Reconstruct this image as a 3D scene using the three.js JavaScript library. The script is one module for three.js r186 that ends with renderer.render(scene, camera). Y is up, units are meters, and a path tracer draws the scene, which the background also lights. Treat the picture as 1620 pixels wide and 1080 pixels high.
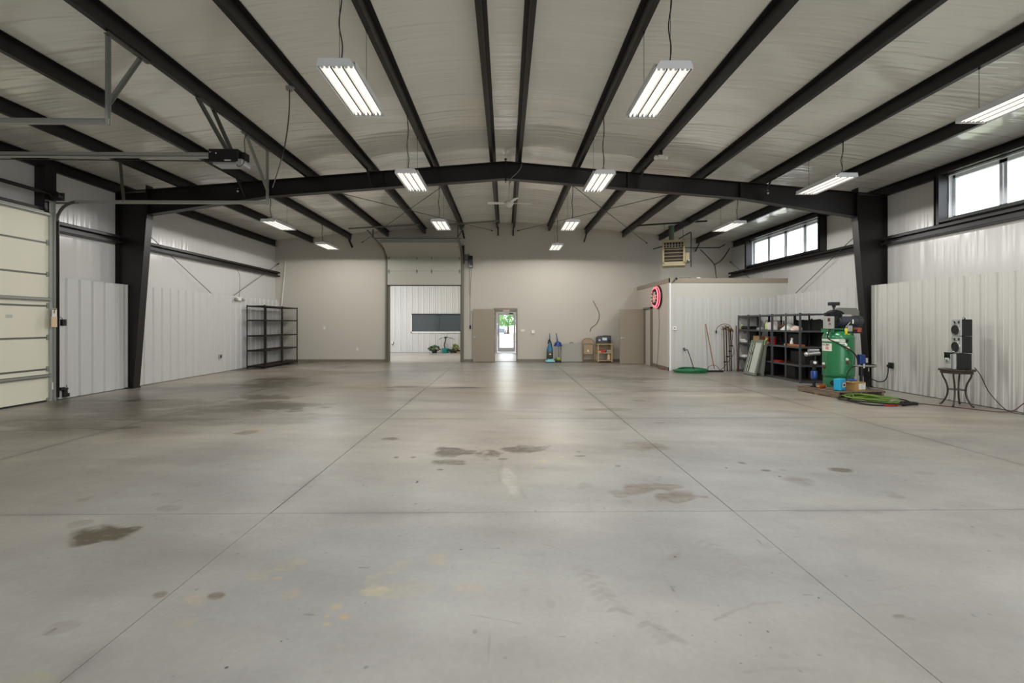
import * as THREE from 'three';
import { mergeGeometries } from 'three/addons/utils/BufferGeometryUtils.js';
import { RoundedBoxGeometry } from 'three/addons/geometries/RoundedBoxGeometry.js';
import { RectAreaLightUniformsLib } from 'three/addons/lights/RectAreaLightUniformsLib.js';

// ------------------------------------------------------------------ camera, sky, lights, exposure
const scene = new THREE.Scene();
const EYE = 1.514, FOCAL = 748, YAW = 0.01337;
const camera = new THREE.PerspectiveCamera((2 * Math.atan(540 / FOCAL) * 180) / Math.PI, 1620 / 1080, 0.05, 300);
camera.position.set(0, EYE, 0);
camera.rotation.y = -YAW;
camera.setViewOffset(1620, 1080, 0, 28, 1620, 1080);
camera.updateProjectionMatrix();
const renderer = new THREE.WebGLRenderer({ antialias: true });
renderer.toneMapping = THREE.LinearToneMapping;
renderer.toneMappingExposure = 0.79;
renderer.shadowMap.enabled = true;
scene.background = new THREE.Color(5.4, 5.85, 6.4);          // even overcast sky
RectAreaLightUniformsLib.init();
const LAMP = 16, SIDE = 4.9, LAMP_COLOR = new THREE.Color(1.0, 0.98, 0.94);   // radiance of the tubes downwards; candelas that spill sideways from the open tubes

// ------------------------------------------------------------------ the hall, in metres: x right, y up, z towards the camera
const HW = 9.14, LINER_L = -8.9, LINER_R = 8.76, FAR = -18.88, BACK = 3.96, FRAME = -11.28, SLOPE = 1 / 12;
const roofY = (x) => 5.56 - Math.abs(x) * SLOPE;               // underside of the roof insulation
const V = (x, y, z) => new THREE.Vector3(x, y, z);
let seed = 7;
const rnd = () => { seed = (seed * 1664525 + 1013904223) >>> 0; return seed / 4294967296; };

// ------------------------------------------------------------------ noise
const LAT = new Float32Array(65536);
for (let i = 0; i < 65536; i++) LAT[i] = rnd();
function vnoise(x, y) {
  const ix = Math.floor(x), iy = Math.floor(y), fx = x - ix, fy = y - iy, u = fx * fx * (3 - 2 * fx), v = fy * fy * (3 - 2 * fy);
  const a = ix & 255, b = (ix + 1) & 255, c = (iy & 255) << 8, d = ((iy + 1) & 255) << 8;
  const p = LAT[a + c] + (LAT[b + c] - LAT[a + c]) * u, q = LAT[a + d] + (LAT[b + d] - LAT[a + d]) * u;
  return p + (q - p) * v;
}
function fbm(x, y, n) { let s = 0, a = 0.5, t = 0; for (let i = 0; i < n; i++) { s += a * vnoise(x, y); t += a; a *= 0.5; x = x * 2.03 + 17.3; y = y * 2.03 + 9.1; } return s / t; }
const sstep = (a, b, x) => { const t = Math.min(1, Math.max(0, (x - a) / (b - a))); return t * t * (3 - 2 * t); };

function dataTexture(W, H, f, srgb, repeat) {
  const d = new Uint8Array(W * H * 4);
  for (let j = 0; j < H; j++) for (let i = 0; i < W; i++) {
    const c = f((i + 0.5) / W, (j + 0.5) / H), k = (j * W + i) * 4;
    d[k] = Math.max(0, Math.min(255, c[0])); d[k + 1] = Math.max(0, Math.min(255, c[1])); d[k + 2] = Math.max(0, Math.min(255, c[2])); d[k + 3] = 255;
  }
  const t = new THREE.DataTexture(d, W, H);
  t.magFilter = t.minFilter = THREE.LinearFilter;
  if (srgb) t.colorSpace = THREE.SRGBColorSpace;
  if (repeat) { t.wrapS = t.wrapT = THREE.RepeatWrapping; t.repeat.set(1 / repeat[0], 1 / repeat[1]); }
  t.needsUpdate = true;
  return t;
}
// a noise that tiles over u, v in 0..1 (nx, ny whole numbers of cells)
function tnoise(u, v, nx, ny, o = 0) {
  const x = u * nx, y = v * ny, ix = Math.floor(x), iy = Math.floor(y), fx = x - ix, fy = y - iy, a = fx * fx * (3 - 2 * fx), b = fy * fy * (3 - 2 * fy);
  const g = (i, j) => LAT[((((i % nx) + nx) % nx) + o * 37) % 256 + ((((((j % ny) + ny) % ny) + o * 53) % 256) << 8)];
  const p = g(ix, iy) + (g(ix + 1, iy) - g(ix, iy)) * a, q = g(ix, iy + 1) + (g(ix + 1, iy + 1) - g(ix, iy + 1)) * a;
  return p + (q - p) * b;
}
const grey = (v) => [v, v, v];

// ------------------------------------------------------------------ materials
function mat(color, roughness = 0.6, metalness = 0, extra = {}) {
  return new THREE.MeshPhysicalMaterial({ color, roughness, metalness, ...extra });
}
// roof vinyl: shallow creases that run across the roof (along u = x), finer along z
const creaseTex = dataTexture(512, 512, (u, v) => grey(255 * (0.55 * tnoise(u, v, 2, 34, 1) + 0.28 * tnoise(u, v, 5, 80, 2) + 0.17 * tnoise(u, v, 3, 12, 3))), false, [2.4, 2.6]);
const creaseUp = dataTexture(512, 512, (u, v) => grey(255 * (0.6 * tnoise(u, v, 26, 2, 4) + 0.4 * tnoise(u, v, 60, 3, 5))), false, [2.6, 2.2]);
const M = {
  roofVinyl: mat('#f3f2ea', 0.12, 0, { ior: 1.7, clearcoat: 0.7, clearcoatRoughness: 0.07, bumpMap: creaseTex, bumpScale: 0.013 }),
  wallVinyl: mat('#d2d1ce', 0.2, 0, { bumpMap: creaseUp, bumpScale: 0.008 }),
  liner: mat('#c9c9c6', 0.42),
  linerOld: mat('#ffffff', 0.45, 0, { map: dataTexture(512, 512, (u, v) => {
    const low = 1 - v, s = sstep(0.45, 0.85, 0.5 * tnoise(u, v, 60, 3, 6) + 0.3 * tnoise(u, v, 18, 3, 7) + 0.2 * tnoise(u, v, 9, 6, 8)) * sstep(0.3, 0.95, low);
    const k = 1 - 0.22 * s; return [198 * k, 197 * k, 191 * k];
  }, true, [2.745, 2.44]) }),
  drywall: mat('#c2bcb1', 0.75, 0, { bumpMap: dataTexture(128, 128, (u, v) => grey(255 * (0.6 * tnoise(u, v, 40, 40, 3) + 0.4 * tnoise(u, v, 64, 64, 4))), false, [0.6, 0.6]), bumpScale: 0.0012 }),
  drywallWhite: mat('#c8c5bd', 0.7),
  trimGrey: mat('#7a7165', 0.5),
  doorLeaf: mat('#958b7a', 0.45),
  cream: mat('#e6e3d0', 0.5),
  farPanel: mat('#acaa9e', 0.5),
  galv: mat('#9a9c96', 0.45, 0.35),
  galvDark: mat('#6c6d66', 0.5, 0.35),
  galvTrack: mat('#b2b4ae', 0.4, 0.35),
  primer: mat('#40393a', 0.42, 0.0, { map: dataTexture(256, 256, (u, v) => { const n = 0.5 * tnoise(u, v, 6, 6, 1) + 0.5 * tnoise(u, v, 40, 40, 2), k = 0.82 + 0.36 * n; return [112 * k, 104 * k, 101 * k]; }, true, [0.8, 0.8]) }),
  black: mat('#151515', 0.5), blackGloss: mat('#101010', 0.22), rubber: mat('#17181a', 0.7), darkGrey: mat('#3c4046', 0.45, 0.2),
  shelfBlack: mat('#1d1c1b', 0.4, 0.4), shelfGrey: mat('#5a5b60', 0.42, 0.5),
  board: mat('#7a6347', 0.8, 0, { map: dataTexture(256, 256, (u, v) => { const n = 0.6 * tnoise(u, v, 50, 50, 1) + 0.4 * tnoise(u, v, 12, 12, 2), k = 0.7 + 0.6 * n; return [132 * k, 108 * k, 78 * k]; }, true, [0.7, 0.7]) }),
  wood: mat('#ffffff', 0.7, 0, { map: dataTexture(256, 256, (u, v) => { const n = 0.6 * tnoise(u, v, 3, 40, 1) + 0.4 * tnoise(u, v, 8, 90, 2), k = 0.7 + 0.5 * n; return [198 * k, 168 * k, 122 * k]; }, true, [0.5, 0.25]) }),
  oldWood: mat('#ffffff', 0.85, 0, { map: dataTexture(256, 256, (u, v) => { const n = 0.6 * tnoise(u, v, 3, 40, 1) + 0.4 * tnoise(u, v, 8, 90, 2), k = 0.55 + 0.8 * n; return [128 * k, 112 * k, 94 * k]; }, true, [0.6, 0.2]) }),
  handleWood: mat('#8a5a34', 0.6), darkWood: mat('#2c1c12', 0.35, 0, { clearcoat: 0.4 }),
  card: mat('#b08a56', 0.85), paper: mat('#e3e0d6', 0.8), manila: mat('#dcc0a0', 0.8),
  white: mat('#eeeeea', 0.4), whiteMetal: mat('#dfe1e4', 0.4, 0.1), lampWhite: mat('#e9edf2', 0.35), silver: mat('#b9bab8', 0.35, 0.55), chrome: mat('#cfcfcf', 0.15, 1),
  green: mat('#24784a', 0.28, 0.1, { clearcoat: 0.5, clearcoatRoughness: 0.2 }), hoseGreen: mat('#2e7a52', 0.5), hoseLime: mat('#63822f', 0.5), red: mat('#b02420', 0.4), orange: mat('#9a4a2a', 0.5), copper: mat('#b0622e', 0.3, 0.8), brass: mat('#7d6a3a', 0.45, 0.5),
  yellow: mat('#d6c832', 0.5), cyan: mat('#1f9fc6', 0.4), blue: mat('#24509e', 0.35), deepBlue: mat('#1c3f86', 0.3, 0.2, { clearcoat: 0.5 }), tealBlue: mat('#2b6f95', 0.35), aqua: mat('#8fd0dc', 0.35), lime: mat('#8fb048', 0.5),
  tan: mat('#8a7558', 0.5), tanLight: mat('#998363', 0.5), tableGrey: mat('#9c9b91', 0.6), heater: mat('#b3a583', 0.5), heaterDark: mat('#2a1f1a', 0.5), fluePipe: mat('#56685a', 0.45, 0.4),
  sage: mat('#747b6e', 0.5), sageGlass: mat('#c0c6bb', 0.12, 0, { clearcoat: 0.5 }), pot: mat('#12827a', 0.3), leaf: mat('#3d6a24', 0.6, 0, { transmission: 0.3, thickness: 0 }), leafDark: mat('#2c4a1c', 0.7, 0, { transmission: 0.3, thickness: 0 }), stem: mat('#4a3426', 0.8),
  glass: mat('#ffffff', 0.02, 0, { transmission: 1, thickness: 0, ior: 1.5 }), darkGlass: mat('#4a5258', 0.06, 0, { clearcoat: 0.6, clearcoatRoughness: 0.03 }),
  vinylFrame: mat('#e4e8ea', 0.4), alu: mat('#c8cad0', 0.4, 0.4), plasticWhite: mat('#e6e3da', 0.45), cloth: mat('#dde2d8', 0.9), pinkBag: mat('#d9c2b8', 0.8), tag: mat('#b8cc7e', 0.7),
  tarp: mat('#1d211d', 0.6, 0, { bumpMap: creaseUp, bumpScale: 0.01 }),
  tube: mat('#ffffff', 0.5, 0, { emissive: '#fff6ea', emissiveIntensity: 1.2 }),
  neonRed: mat('#ff8090', 0.4, 0, { emissive: '#ff7c8c', emissiveIntensity: 1.3 }),
  exitRed: mat('#d83a34', 0.5, 0, { emissive: '#e04438', emissiveIntensity: 0.5 }),
  wire: mat('#26221f', 0.6), wireRed: mat('#5c2a24', 0.6), steelRod: mat('#5a5550', 0.45, 0.6), rust: mat('#6a4a36', 0.75, 0.3), asphalt: mat('#b9b4ab', 0.9), lawn: mat('#8b8f78', 0.95), render: mat('#c9c2b6', 0.9),
};

// ------------------------------------------------------------------ geometry helpers
function prep(g) {
  if (g.index) g = g.toNonIndexed();
  const p = g.attributes.position, n = p.count, uv = new Float32Array(n * 2), a = V(), b = V(), c = V();
  if (!g.attributes.normal) g.computeVertexNormals();
  for (let i = 0; i < n; i += 3) {
    a.fromBufferAttribute(p, i); b.fromBufferAttribute(p, i + 1); c.fromBufferAttribute(p, i + 2);
    const nx = Math.abs((b.y - a.y) * (c.z - a.z) - (b.z - a.z) * (c.y - a.y)), ny = Math.abs((b.z - a.z) * (c.x - a.x) - (b.x - a.x) * (c.z - a.z)), nz = Math.abs((b.x - a.x) * (c.y - a.y) - (b.y - a.y) * (c.x - a.x));
    for (let k = 0; k < 3; k++) {
      const q = [a, b, c][k], o = (i + k) * 2;
      if (nx >= ny && nx >= nz) { uv[o] = q.z; uv[o + 1] = q.y; } else if (ny >= nz) { uv[o] = q.x; uv[o + 1] = q.z; } else { uv[o] = q.x; uv[o + 1] = q.y; }
    }
  }
  const r = new THREE.BufferGeometry();
  r.setAttribute('position', p.clone()); r.setAttribute('normal', g.attributes.normal.clone()); r.setAttribute('uv', new THREE.BufferAttribute(uv, 2));
  return r;
}
const join = (...list) => mergeGeometries(list.flat(9).map(prep));
const box = (w, h, d, x = 0, y = 0, z = 0) => new THREE.BoxGeometry(w, h, d).translate(x, y, z);
const slabBox = (x0, x1, y0, y1, z0, z1) => box(Math.abs(x1 - x0), Math.abs(y1 - y0), Math.abs(z1 - z0), (x0 + x1) / 2, (y0 + y1) / 2, (z0 + z1) / 2);
const rbox = (w, h, d, r, x = 0, y = 0, z = 0) => new RoundedBoxGeometry(w, h, d, 2, r).translate(x, y, z);
const cyl = (r, h, x = 0, y = 0, z = 0, seg = 16, r2 = r) => new THREE.CylinderGeometry(r2, r, h, seg).translate(x, y, z);
function rod(a, b, r, seg = 8) {
  const d = b.clone().sub(a), g = new THREE.CylinderGeometry(r, r, d.length(), seg);
  g.applyQuaternion(new THREE.Quaternion().setFromUnitVectors(V(0, 1, 0), d.normalize()));
  return g.translate((a.x + b.x) / 2, (a.y + b.y) / 2, (a.z + b.z) / 2);
}
function bar(a, b, w, t, up = V(0, 1, 0)) {                      // a square bar from a to b: w across, t along up
  const d = b.clone().sub(a), z = d.clone().normalize(), x = up.clone().cross(z).normalize(), y = z.clone().cross(x), m = new THREE.Matrix4().makeBasis(x, y, z);
  return new THREE.BoxGeometry(w, t, d.length()).applyMatrix4(m).translate((a.x + b.x) / 2, (a.y + b.y) / 2, (a.z + b.z) / 2);
}
function angle(a, b, w, t, up = V(0, 1, 0)) {                    // an L of two thin legs
  const d = b.clone().sub(a), z = d.clone().normalize(), x = up.clone().cross(z).normalize(), y = z.clone().cross(x), m = new THREE.Matrix4().makeBasis(x, y, z), L = d.length();
  const g = join(box(w, t, L, 0, -w / 2, 0), box(t, w, L, -w / 2, 0, 0));
  return g.applyMatrix4(m).translate((a.x + b.x) / 2, (a.y + b.y) / 2, (a.z + b.z) / 2);
}
const tube = (pts, r, seg = 40, sides = 7, closed = false) => new THREE.TubeGeometry(new THREE.CatmullRomCurve3(pts, closed, 'centripetal'), seg, r, sides, closed);
const lathe = (pts, seg = 24) => new THREE.LatheGeometry(pts.map(([r, y]) => new THREE.Vector2(r, y)), seg);
function poly(pts, depth, bevel = 0) {                            // an outline in x, y pushed along +z
  const s = new THREE.Shape(pts.map(([x, y]) => new THREE.Vector2(x, y)));
  return new THREE.ExtrudeGeometry(s, { depth, bevelEnabled: bevel > 0, bevelSize: bevel, bevelThickness: bevel, bevelSegments: 2, curveSegments: 12 });
}
const torus = (R, r, seg = 32, sides = 8) => new THREE.TorusGeometry(R, r, sides, seg);

// ------------------------------------------------------------------ objects
const taken = new Map();
function numbered(n) { const k = taken.get(n) ?? 0; taken.set(n, k + 1); return k ? n + '_' + String(k).padStart(3, '0') : n; }
function shade(m) { m.castShadow = true; m.receiveShadow = true; return m; }
function part(parent, name, geo, m, label) {
  const o = shade(new THREE.Mesh(Array.isArray(geo) ? join(geo) : geo, m));
  o.name = numbered(name); parent.add(o);
  if (label) o.userData.label = label;
  return o;
}
function thing(name, label, category, at = [0, 0, 0], turn = 0, group) {
  const o = new THREE.Group(); o.name = numbered(name); scene.add(o);
  o.position.set(...at); o.rotation.y = turn; o.userData = { label, category };
  if (group) o.userData.group = group;
  return o;
}
function single(name, label, category, geo, m, group) {
  const o = part(scene, name, geo, m); o.userData = { label, category };
  if (group) o.userData.group = group;
  return o;
}
function struct(name, geo, m) {
  const o = geo ? part(scene, name, geo, m) : new THREE.Group();
  if (!geo) { o.name = numbered(name); scene.add(o); }
  o.userData.kind = 'structure';
  return o;
}
function dup(src, at, turn, label, group) {
  const o = src.clone(); o.name = numbered(src.name.replace(/_\d+$/, '')); scene.add(o);
  o.position.set(...at); if (turn !== undefined) o.rotation.y = turn;
  o.userData = { ...src.userData, label }; if (group) o.userData.group = group;
  return o;
}

// ------------------------------------------------------------------ floor: sawn concrete panels, each with its own part of one continuous stain map
// spots: [x, z, half length x, half length z, turn, darkness, red, green, blue of the stain, raggedness]
const OIL = [84, 76, 62], GREYS = [112, 108, 100], RUST = [196, 160, 104], SMOKE = [126, 122, 116], BROWN = [108, 97, 85];
const SPOTS = [];
function spot(x, z, a, b, turn, k, c, rag = 0.5) { SPOTS.push({ x, z, a, b, s: Math.sin(turn), co: Math.cos(turn), k, c, rag, R: Math.max(a, b) * 1.7 }); }
const YEL = [204, 184, 122], OCHRE = [196, 152, 84], DARK = [58, 54, 50], OLIVE = [150, 146, 110], PALE = [206, 200, 188];
for (const s of [[-2.93, -3.44, .221, .136, .1, .8, .5], [-2.77, -3.53, .066, .044, .1, .5, .6], [-.655, -5.64, .272, .225, 0, .6, .6], [-.611, -5.2, .153, .12, 0, .5, .7], [-.176, -5.5, .118, .16, .3, .42, .8], [.268, -5.72, .237, .173, 0, .5, .8], [-.035, -5.29, .057, .049, 0, .4, .5], [-1.51, -6.24, .1, .069, 0, .5, .6], [-1.24, -5.38, .029, .031, 0, .5, .3], [-1.05, -5.38, .036, .033, 0, .5, .3], [-.678, -4.93, .04, .034, 0, .4, .4], [3.47, -4.86, .13, .083, 0, .62, .2], [2.69, -4.85, .045, .035, 0, .55, .3], [2.57, -5.11, .041, .039, 0, .5, .3], [.855, -5.41, .072, .041, 0, .5, .4], [.862, -5.59, .03, .028, 0, .5, .2], [-2.42, -11.36, .425, .148, 0, .5, .7], [-2.6, -10.82, .145, .165, 0, .4, .7], [-6, -13.1, .42, .303, 0, .75, 1], [-6.37, -12.96, .45, .445, 0, .5, 1], [-4.04, -8.7, .349, .334, .1, .6, 1.2], [-4.49, -8.91, .595, .42, .1, .35, 1.2], [-7.69, -9.39, .753, .109, 0, .5, .6], [-7.01, -9.45, .303, .095, 0, .5, .5], [-4.96, -9.83, .578, .341, .1, .4, 1.2], [-5.5, -6.94, .148, .085, .1, .4, .8], [-5.91, -8.93, 1.43, .633, .1, .18, 1.3], [-4.98, -7.99, 1.6, .676, .05, .15, 1.3]]) spot(s[0], s[1], s[2], s[3], s[4], s[5], OIL, s[6]);
for (const s of [[-3.23, -3.63, .078, .058, .5, .3, .8], [2.82, -4.53, .151, .163, 0, .62, .35], [2.88, -4.86, .039, .042, 0, .4, .3], [3.11, -4.72, .032, .024, 0, .4, .3], [3.8, -5.5, .074, .064, 0, .3, .7], [3.99, -5.53, .103, .081, 0, .3, .8], [4.23, -4.74, .108, .069, 0, .2, .4], [1.19, -5.02, .034, .044, 0, .6, .3], [2.04, -2.42, .036, .021, -.2, .75, .4], [2.08, -2.4, .026, .015, -.2, .5, .4], [3.14, -10.64, .427, .2, 0, .5, 1], [2.63, -9.32, .249, .123, 0, .4, 1], [5.93, -9.36, .175, .139, 0, .4, .6]]) spot(s[0], s[1], s[2], s[3], s[4], s[5], GREYS, s[6]);
for (const s of [[.405, -5.21, .049, .048, 0, .5, .5], [.649, -5.38, .05, .067, 0, .3, .5], [-.744, -2.69, .061, .045, 0, .4, .9], [-.545, -2.82, .17, .14, 0, .16, 1.4]]) spot(s[0], s[1], s[2], s[3], s[4], s[5], YEL, s[6]);
for (const s of [[.275, -5.01, .027, .027, 0, .6, .4], [-3.6, -6.79, .236, .204, 0, .35, .9], [-3.14, -6.78, .2, .203, 0, .2, .9], [-1.69, -2.6, .07, .042, .2, .35, .9], [-1.48, -2.85, .137, .115, .1, .28, 1.4], [-1.36, -2.83, .03, .021, 0, .6, .5], [-1.2, -2.66, .071, .05, 0, .28, 1.4], [-1.36, -3, .064, .048, 0, .2, 1.4], [-.907, -2.4, .016, .015, 0, .5, .5], [-.218, -2.73, .058, .052, 0, .3, 1.4], [-.41, -3.04, .053, .049, 0, .3, 1.4], [-1.63, -2.42, .065, .041, 0, .2, 1.2], [-2.77, -5.35, .143, .101, 0, .2, 1]]) spot(s[0], s[1], s[2], s[3], s[4], s[5], RUST, s[6]);
for (const s of [[1.33, -4.3, .276, .131, -.15, .55, 1.2], [1.52, -4.13, .155, .12, 0, .6, 1.1], [.979, -4.25, .062, .064, 0, .45, 1], [1.04, -3.99, .096, .07, 0, .22, 1], [.739, -4.41, .083, .069, 0, .2, 1], [1.7, -5.84, .313, .181, 0, .32, 1], [1.83, -5.81, .155, .119, 0, .4, 1], [-3.65, -4.15, .05, .076, .3, .3, .8], [-3.58, -6.67, .143, .157, 0, .55, .8], [-1.93, -2.67, .039, .032, .3, .6, .9], [-1.62, -2.66, .043, .031, .5, .65, .6], [-2.22, -2.39, .051, .045, .3, .2, 1.2], [1.1, -3.06, .082, .033, -.7, .25, .6], [1.79, -8.37, .492, .148, 0, .35, .9], [2.36, -7.18, .086, .073, 0, .5, .5], [5.35, -5.37, .022, .026, 0, .5, .3]]) spot(s[0], s[1], s[2], s[3], s[4], s[5], BROWN, s[6]);
for (const s of [[2.72, -4.66, .015, .019, 0, .9, .1], [2.32, -4.94, .011, .017, 0, .9, .1], [1.1, -3.06, .01, .01, 0, .7, .2], [1.29, -2.31, .006, .007, 0, .9, .1], [1.73, -2.59, .006, .007, 0, .8, .1], [3.22, -3.11, .006, .009, 0, .8, .1], [3.48, -3.48, .007, .011, 0, .8, .1], [-1.23, -2.1, .008, .008, 0, .8, .3], [-1.07, -2.27, .005, .005, 0, .8, .3], [-.848, -4.54, .01, .036, 0, .9, .1], [-.301, -3.18, .013, .009, 0, .6, .2], [1.1, -3.06, .012, .008, 0, .7, .2], [-.974, -11.23, .51, .134, -.05, .6, .7], [-7.38, -9.38, .201, .311, 0, .6, .6]]) spot(s[0], s[1], s[2], s[3], s[4], s[5], DARK, s[6]);
for (const s of [[3.48, -4.21, .101, .063, .2, .4, .9], [3.44, -4.1, .066, .059, .5, .5, .9], [2.95, -3.76, .07, .037, 0, .4, 1], [3.85, -3.95, .211, .083, 0, .18, 1.3], [1.56, -6.84, .238, .124, 0, .3, 1], [-2.76, -3.92, .094, .049, .2, .5, .7], [-2.81, -4.08, .044, .059, .4, .5, .7], [-3.12, -4.24, .051, .048, .2, .35, .7], [-2.88, -4.46, .03, .025, 0, .6, .3], [-2.65, -3.69, .025, .017, 0, .5, .3], [3.54, -3.34, .067, .049, 0, .3, .7], [-1.15, -2.78, .03, .02, 0, .3, .5], [-.078, -2.24, .009, .124, 0, .4, .5], [-.15, -2.33, .012, .019, 0, .7, .5], [.245, -2.55, .031, .046, 0, .28, .4], [.111, -2.69, .029, .032, 0, .22, .4], [1.27, -2.14, .029, .02, 0, .3, .5], [2.13, -3.48, .056, .043, 0, .25, .8], [1.77, -3.21, .047, .055, 0, .25, .8], [2.97, -11.06, .621, .432, 0, .5, 1.2], [4.77, -8.14, .087, .07, 0, .5, .5], [5.55, -9.36, .325, .186, 0, .35, .9], [-.052, -4.86, .026, .417, 0, .3, .6], [.117, -4.39, .035, .34, -.2, .3, .5], [.439, -2.93, .055, .022, -.6, .324, .3], [.506, -2.9, .055, .022, .6, .337, .3], [.465, -2.86, .055, .022, -.6, .224, .3], [.519, -2.83, .055, .022, .6, .386, .3], [.479, -2.79, .055, .022, -.6, .259, .3], [.552, -2.76, .055, .022, .6, .309, .3], [.506, -2.73, .055, .022, -.6, .31, .3], [.563, -2.7, .055, .022, .6, .242, .3], [.52, -2.67, .055, .022, -.6, .392, .3], [.577, -2.64, .055, .022, .6, .366, .3], [.537, -2.61, .055, .022, -.6, .223, .3], [.596, -2.58, .055, .022, .6, .334, .3], [.548, -2.55, .055, .022, -.6, .217, .3], [.612, -2.53, .055, .022, .6, .309, .3], [.569, -2.5, .055, .022, -.6, .395, .3], [.624, -2.48, .055, .022, .6, .403, .3], [.692, -2.37, .055, .022, -.6, .378, .3], [.763, -2.35, .055, .022, .6, .406, .3], [.724, -2.33, .055, .022, -.6, .23, .3], [.783, -2.31, .055, .022, .6, .256, .3], [.75, -2.3, .055, .022, -.6, .302, .3], [.814, -2.28, .055, .022, .6, .273, .3], [.769, -2.26, .055, .022, -.6, .291, .3], [.834, -2.25, .055, .022, .6, .333, .3], [1.36, -3.27, .055, .022, -.6, .305, .3], [1.43, -3.23, .055, .022, .6, .309, .3], [1.38, -3.2, .055, .022, -.6, .319, .3], [1.44, -3.16, .055, .022, .6, .186, .3], [1.4, -3.13, .055, .022, -.6, .314, .3], [1.46, -3.09, .055, .022, .6, .251, .3], [1.41, -3.06, .055, .022, -.6, .194, .3], [1.47, -3.02, .055, .022, .6, .252, .3], [1.42, -2.99, .055, .022, -.6, .17, .3], [1.49, -2.96, .055, .022, .6, .318, .3], [1.43, -2.93, .055, .022, -.6, .288, .3], [1.49, -2.9, .055, .022, .6, .184, .3], [1.45, -2.87, .055, .022, -.6, .283, .3], [1.51, -2.84, .055, .022, .6, .167, .3], [1.72, -2.67, .055, .022, -.6, .115, .3], [1.79, -2.64, .055, .022, .6, .146, .3], [1.71, -2.56, .055, .022, -.6, .218, .3], [1.77, -2.54, .055, .022, .6, .22, .3], [1.7, -2.46, .055, .022, -.6, .118, .3], [1.76, -2.44, .055, .022, .6, .113, .3], [1.68, -2.37, .055, .022, -.6, .155, .3], [1.75, -2.35, .055, .022, .6, .127, .3], [1.67, -2.28, .055, .022, -.6, .205, .3], [1.74, -2.27, .055, .022, .6, .215, .3], [1.68, -2.21, .055, .022, -.6, .152, .3], [1.73, -2.19, .055, .022, .6, .167, .3], [1.67, -2.13, .055, .022, -.6, .176, .3], [1.72, -2.11, .055, .022, .6, .178, .3]]) spot(s[0], s[1], s[2], s[3], s[4], s[5], SMOKE, s[6]);
for (const s of [[-.91, -2.54, .031, .028, 0, .55, .8], [-1.01, -2.52, .014, .011, 0, .6, .6], [-.927, -2.46, .02, .011, 0, .6, .5], [-.832, -2.46, .026, .016, 0, .65, .5]]) spot(s[0], s[1], s[2], s[3], s[4], s[5], OCHRE, s[6]);
for (const s of [[-2.01, -2.03, .163, .065, .3, .35, .7], [-1.99, -2.06, .05, .023, .3, .4, .7], [2.94, -11.52, .924, .469, 0, .2, 1], [-6.29, -6.45, .517, .33, 0, .15, 1.3]]) spot(s[0], s[1], s[2], s[3], s[4], s[5], OLIVE, s[6]);
for (const s of [[.031, -4.66, .081, .46, -.08, .5, .5]]) spot(s[0], s[1], s[2], s[3], s[4], s[5], PALE, s[6]);

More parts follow.
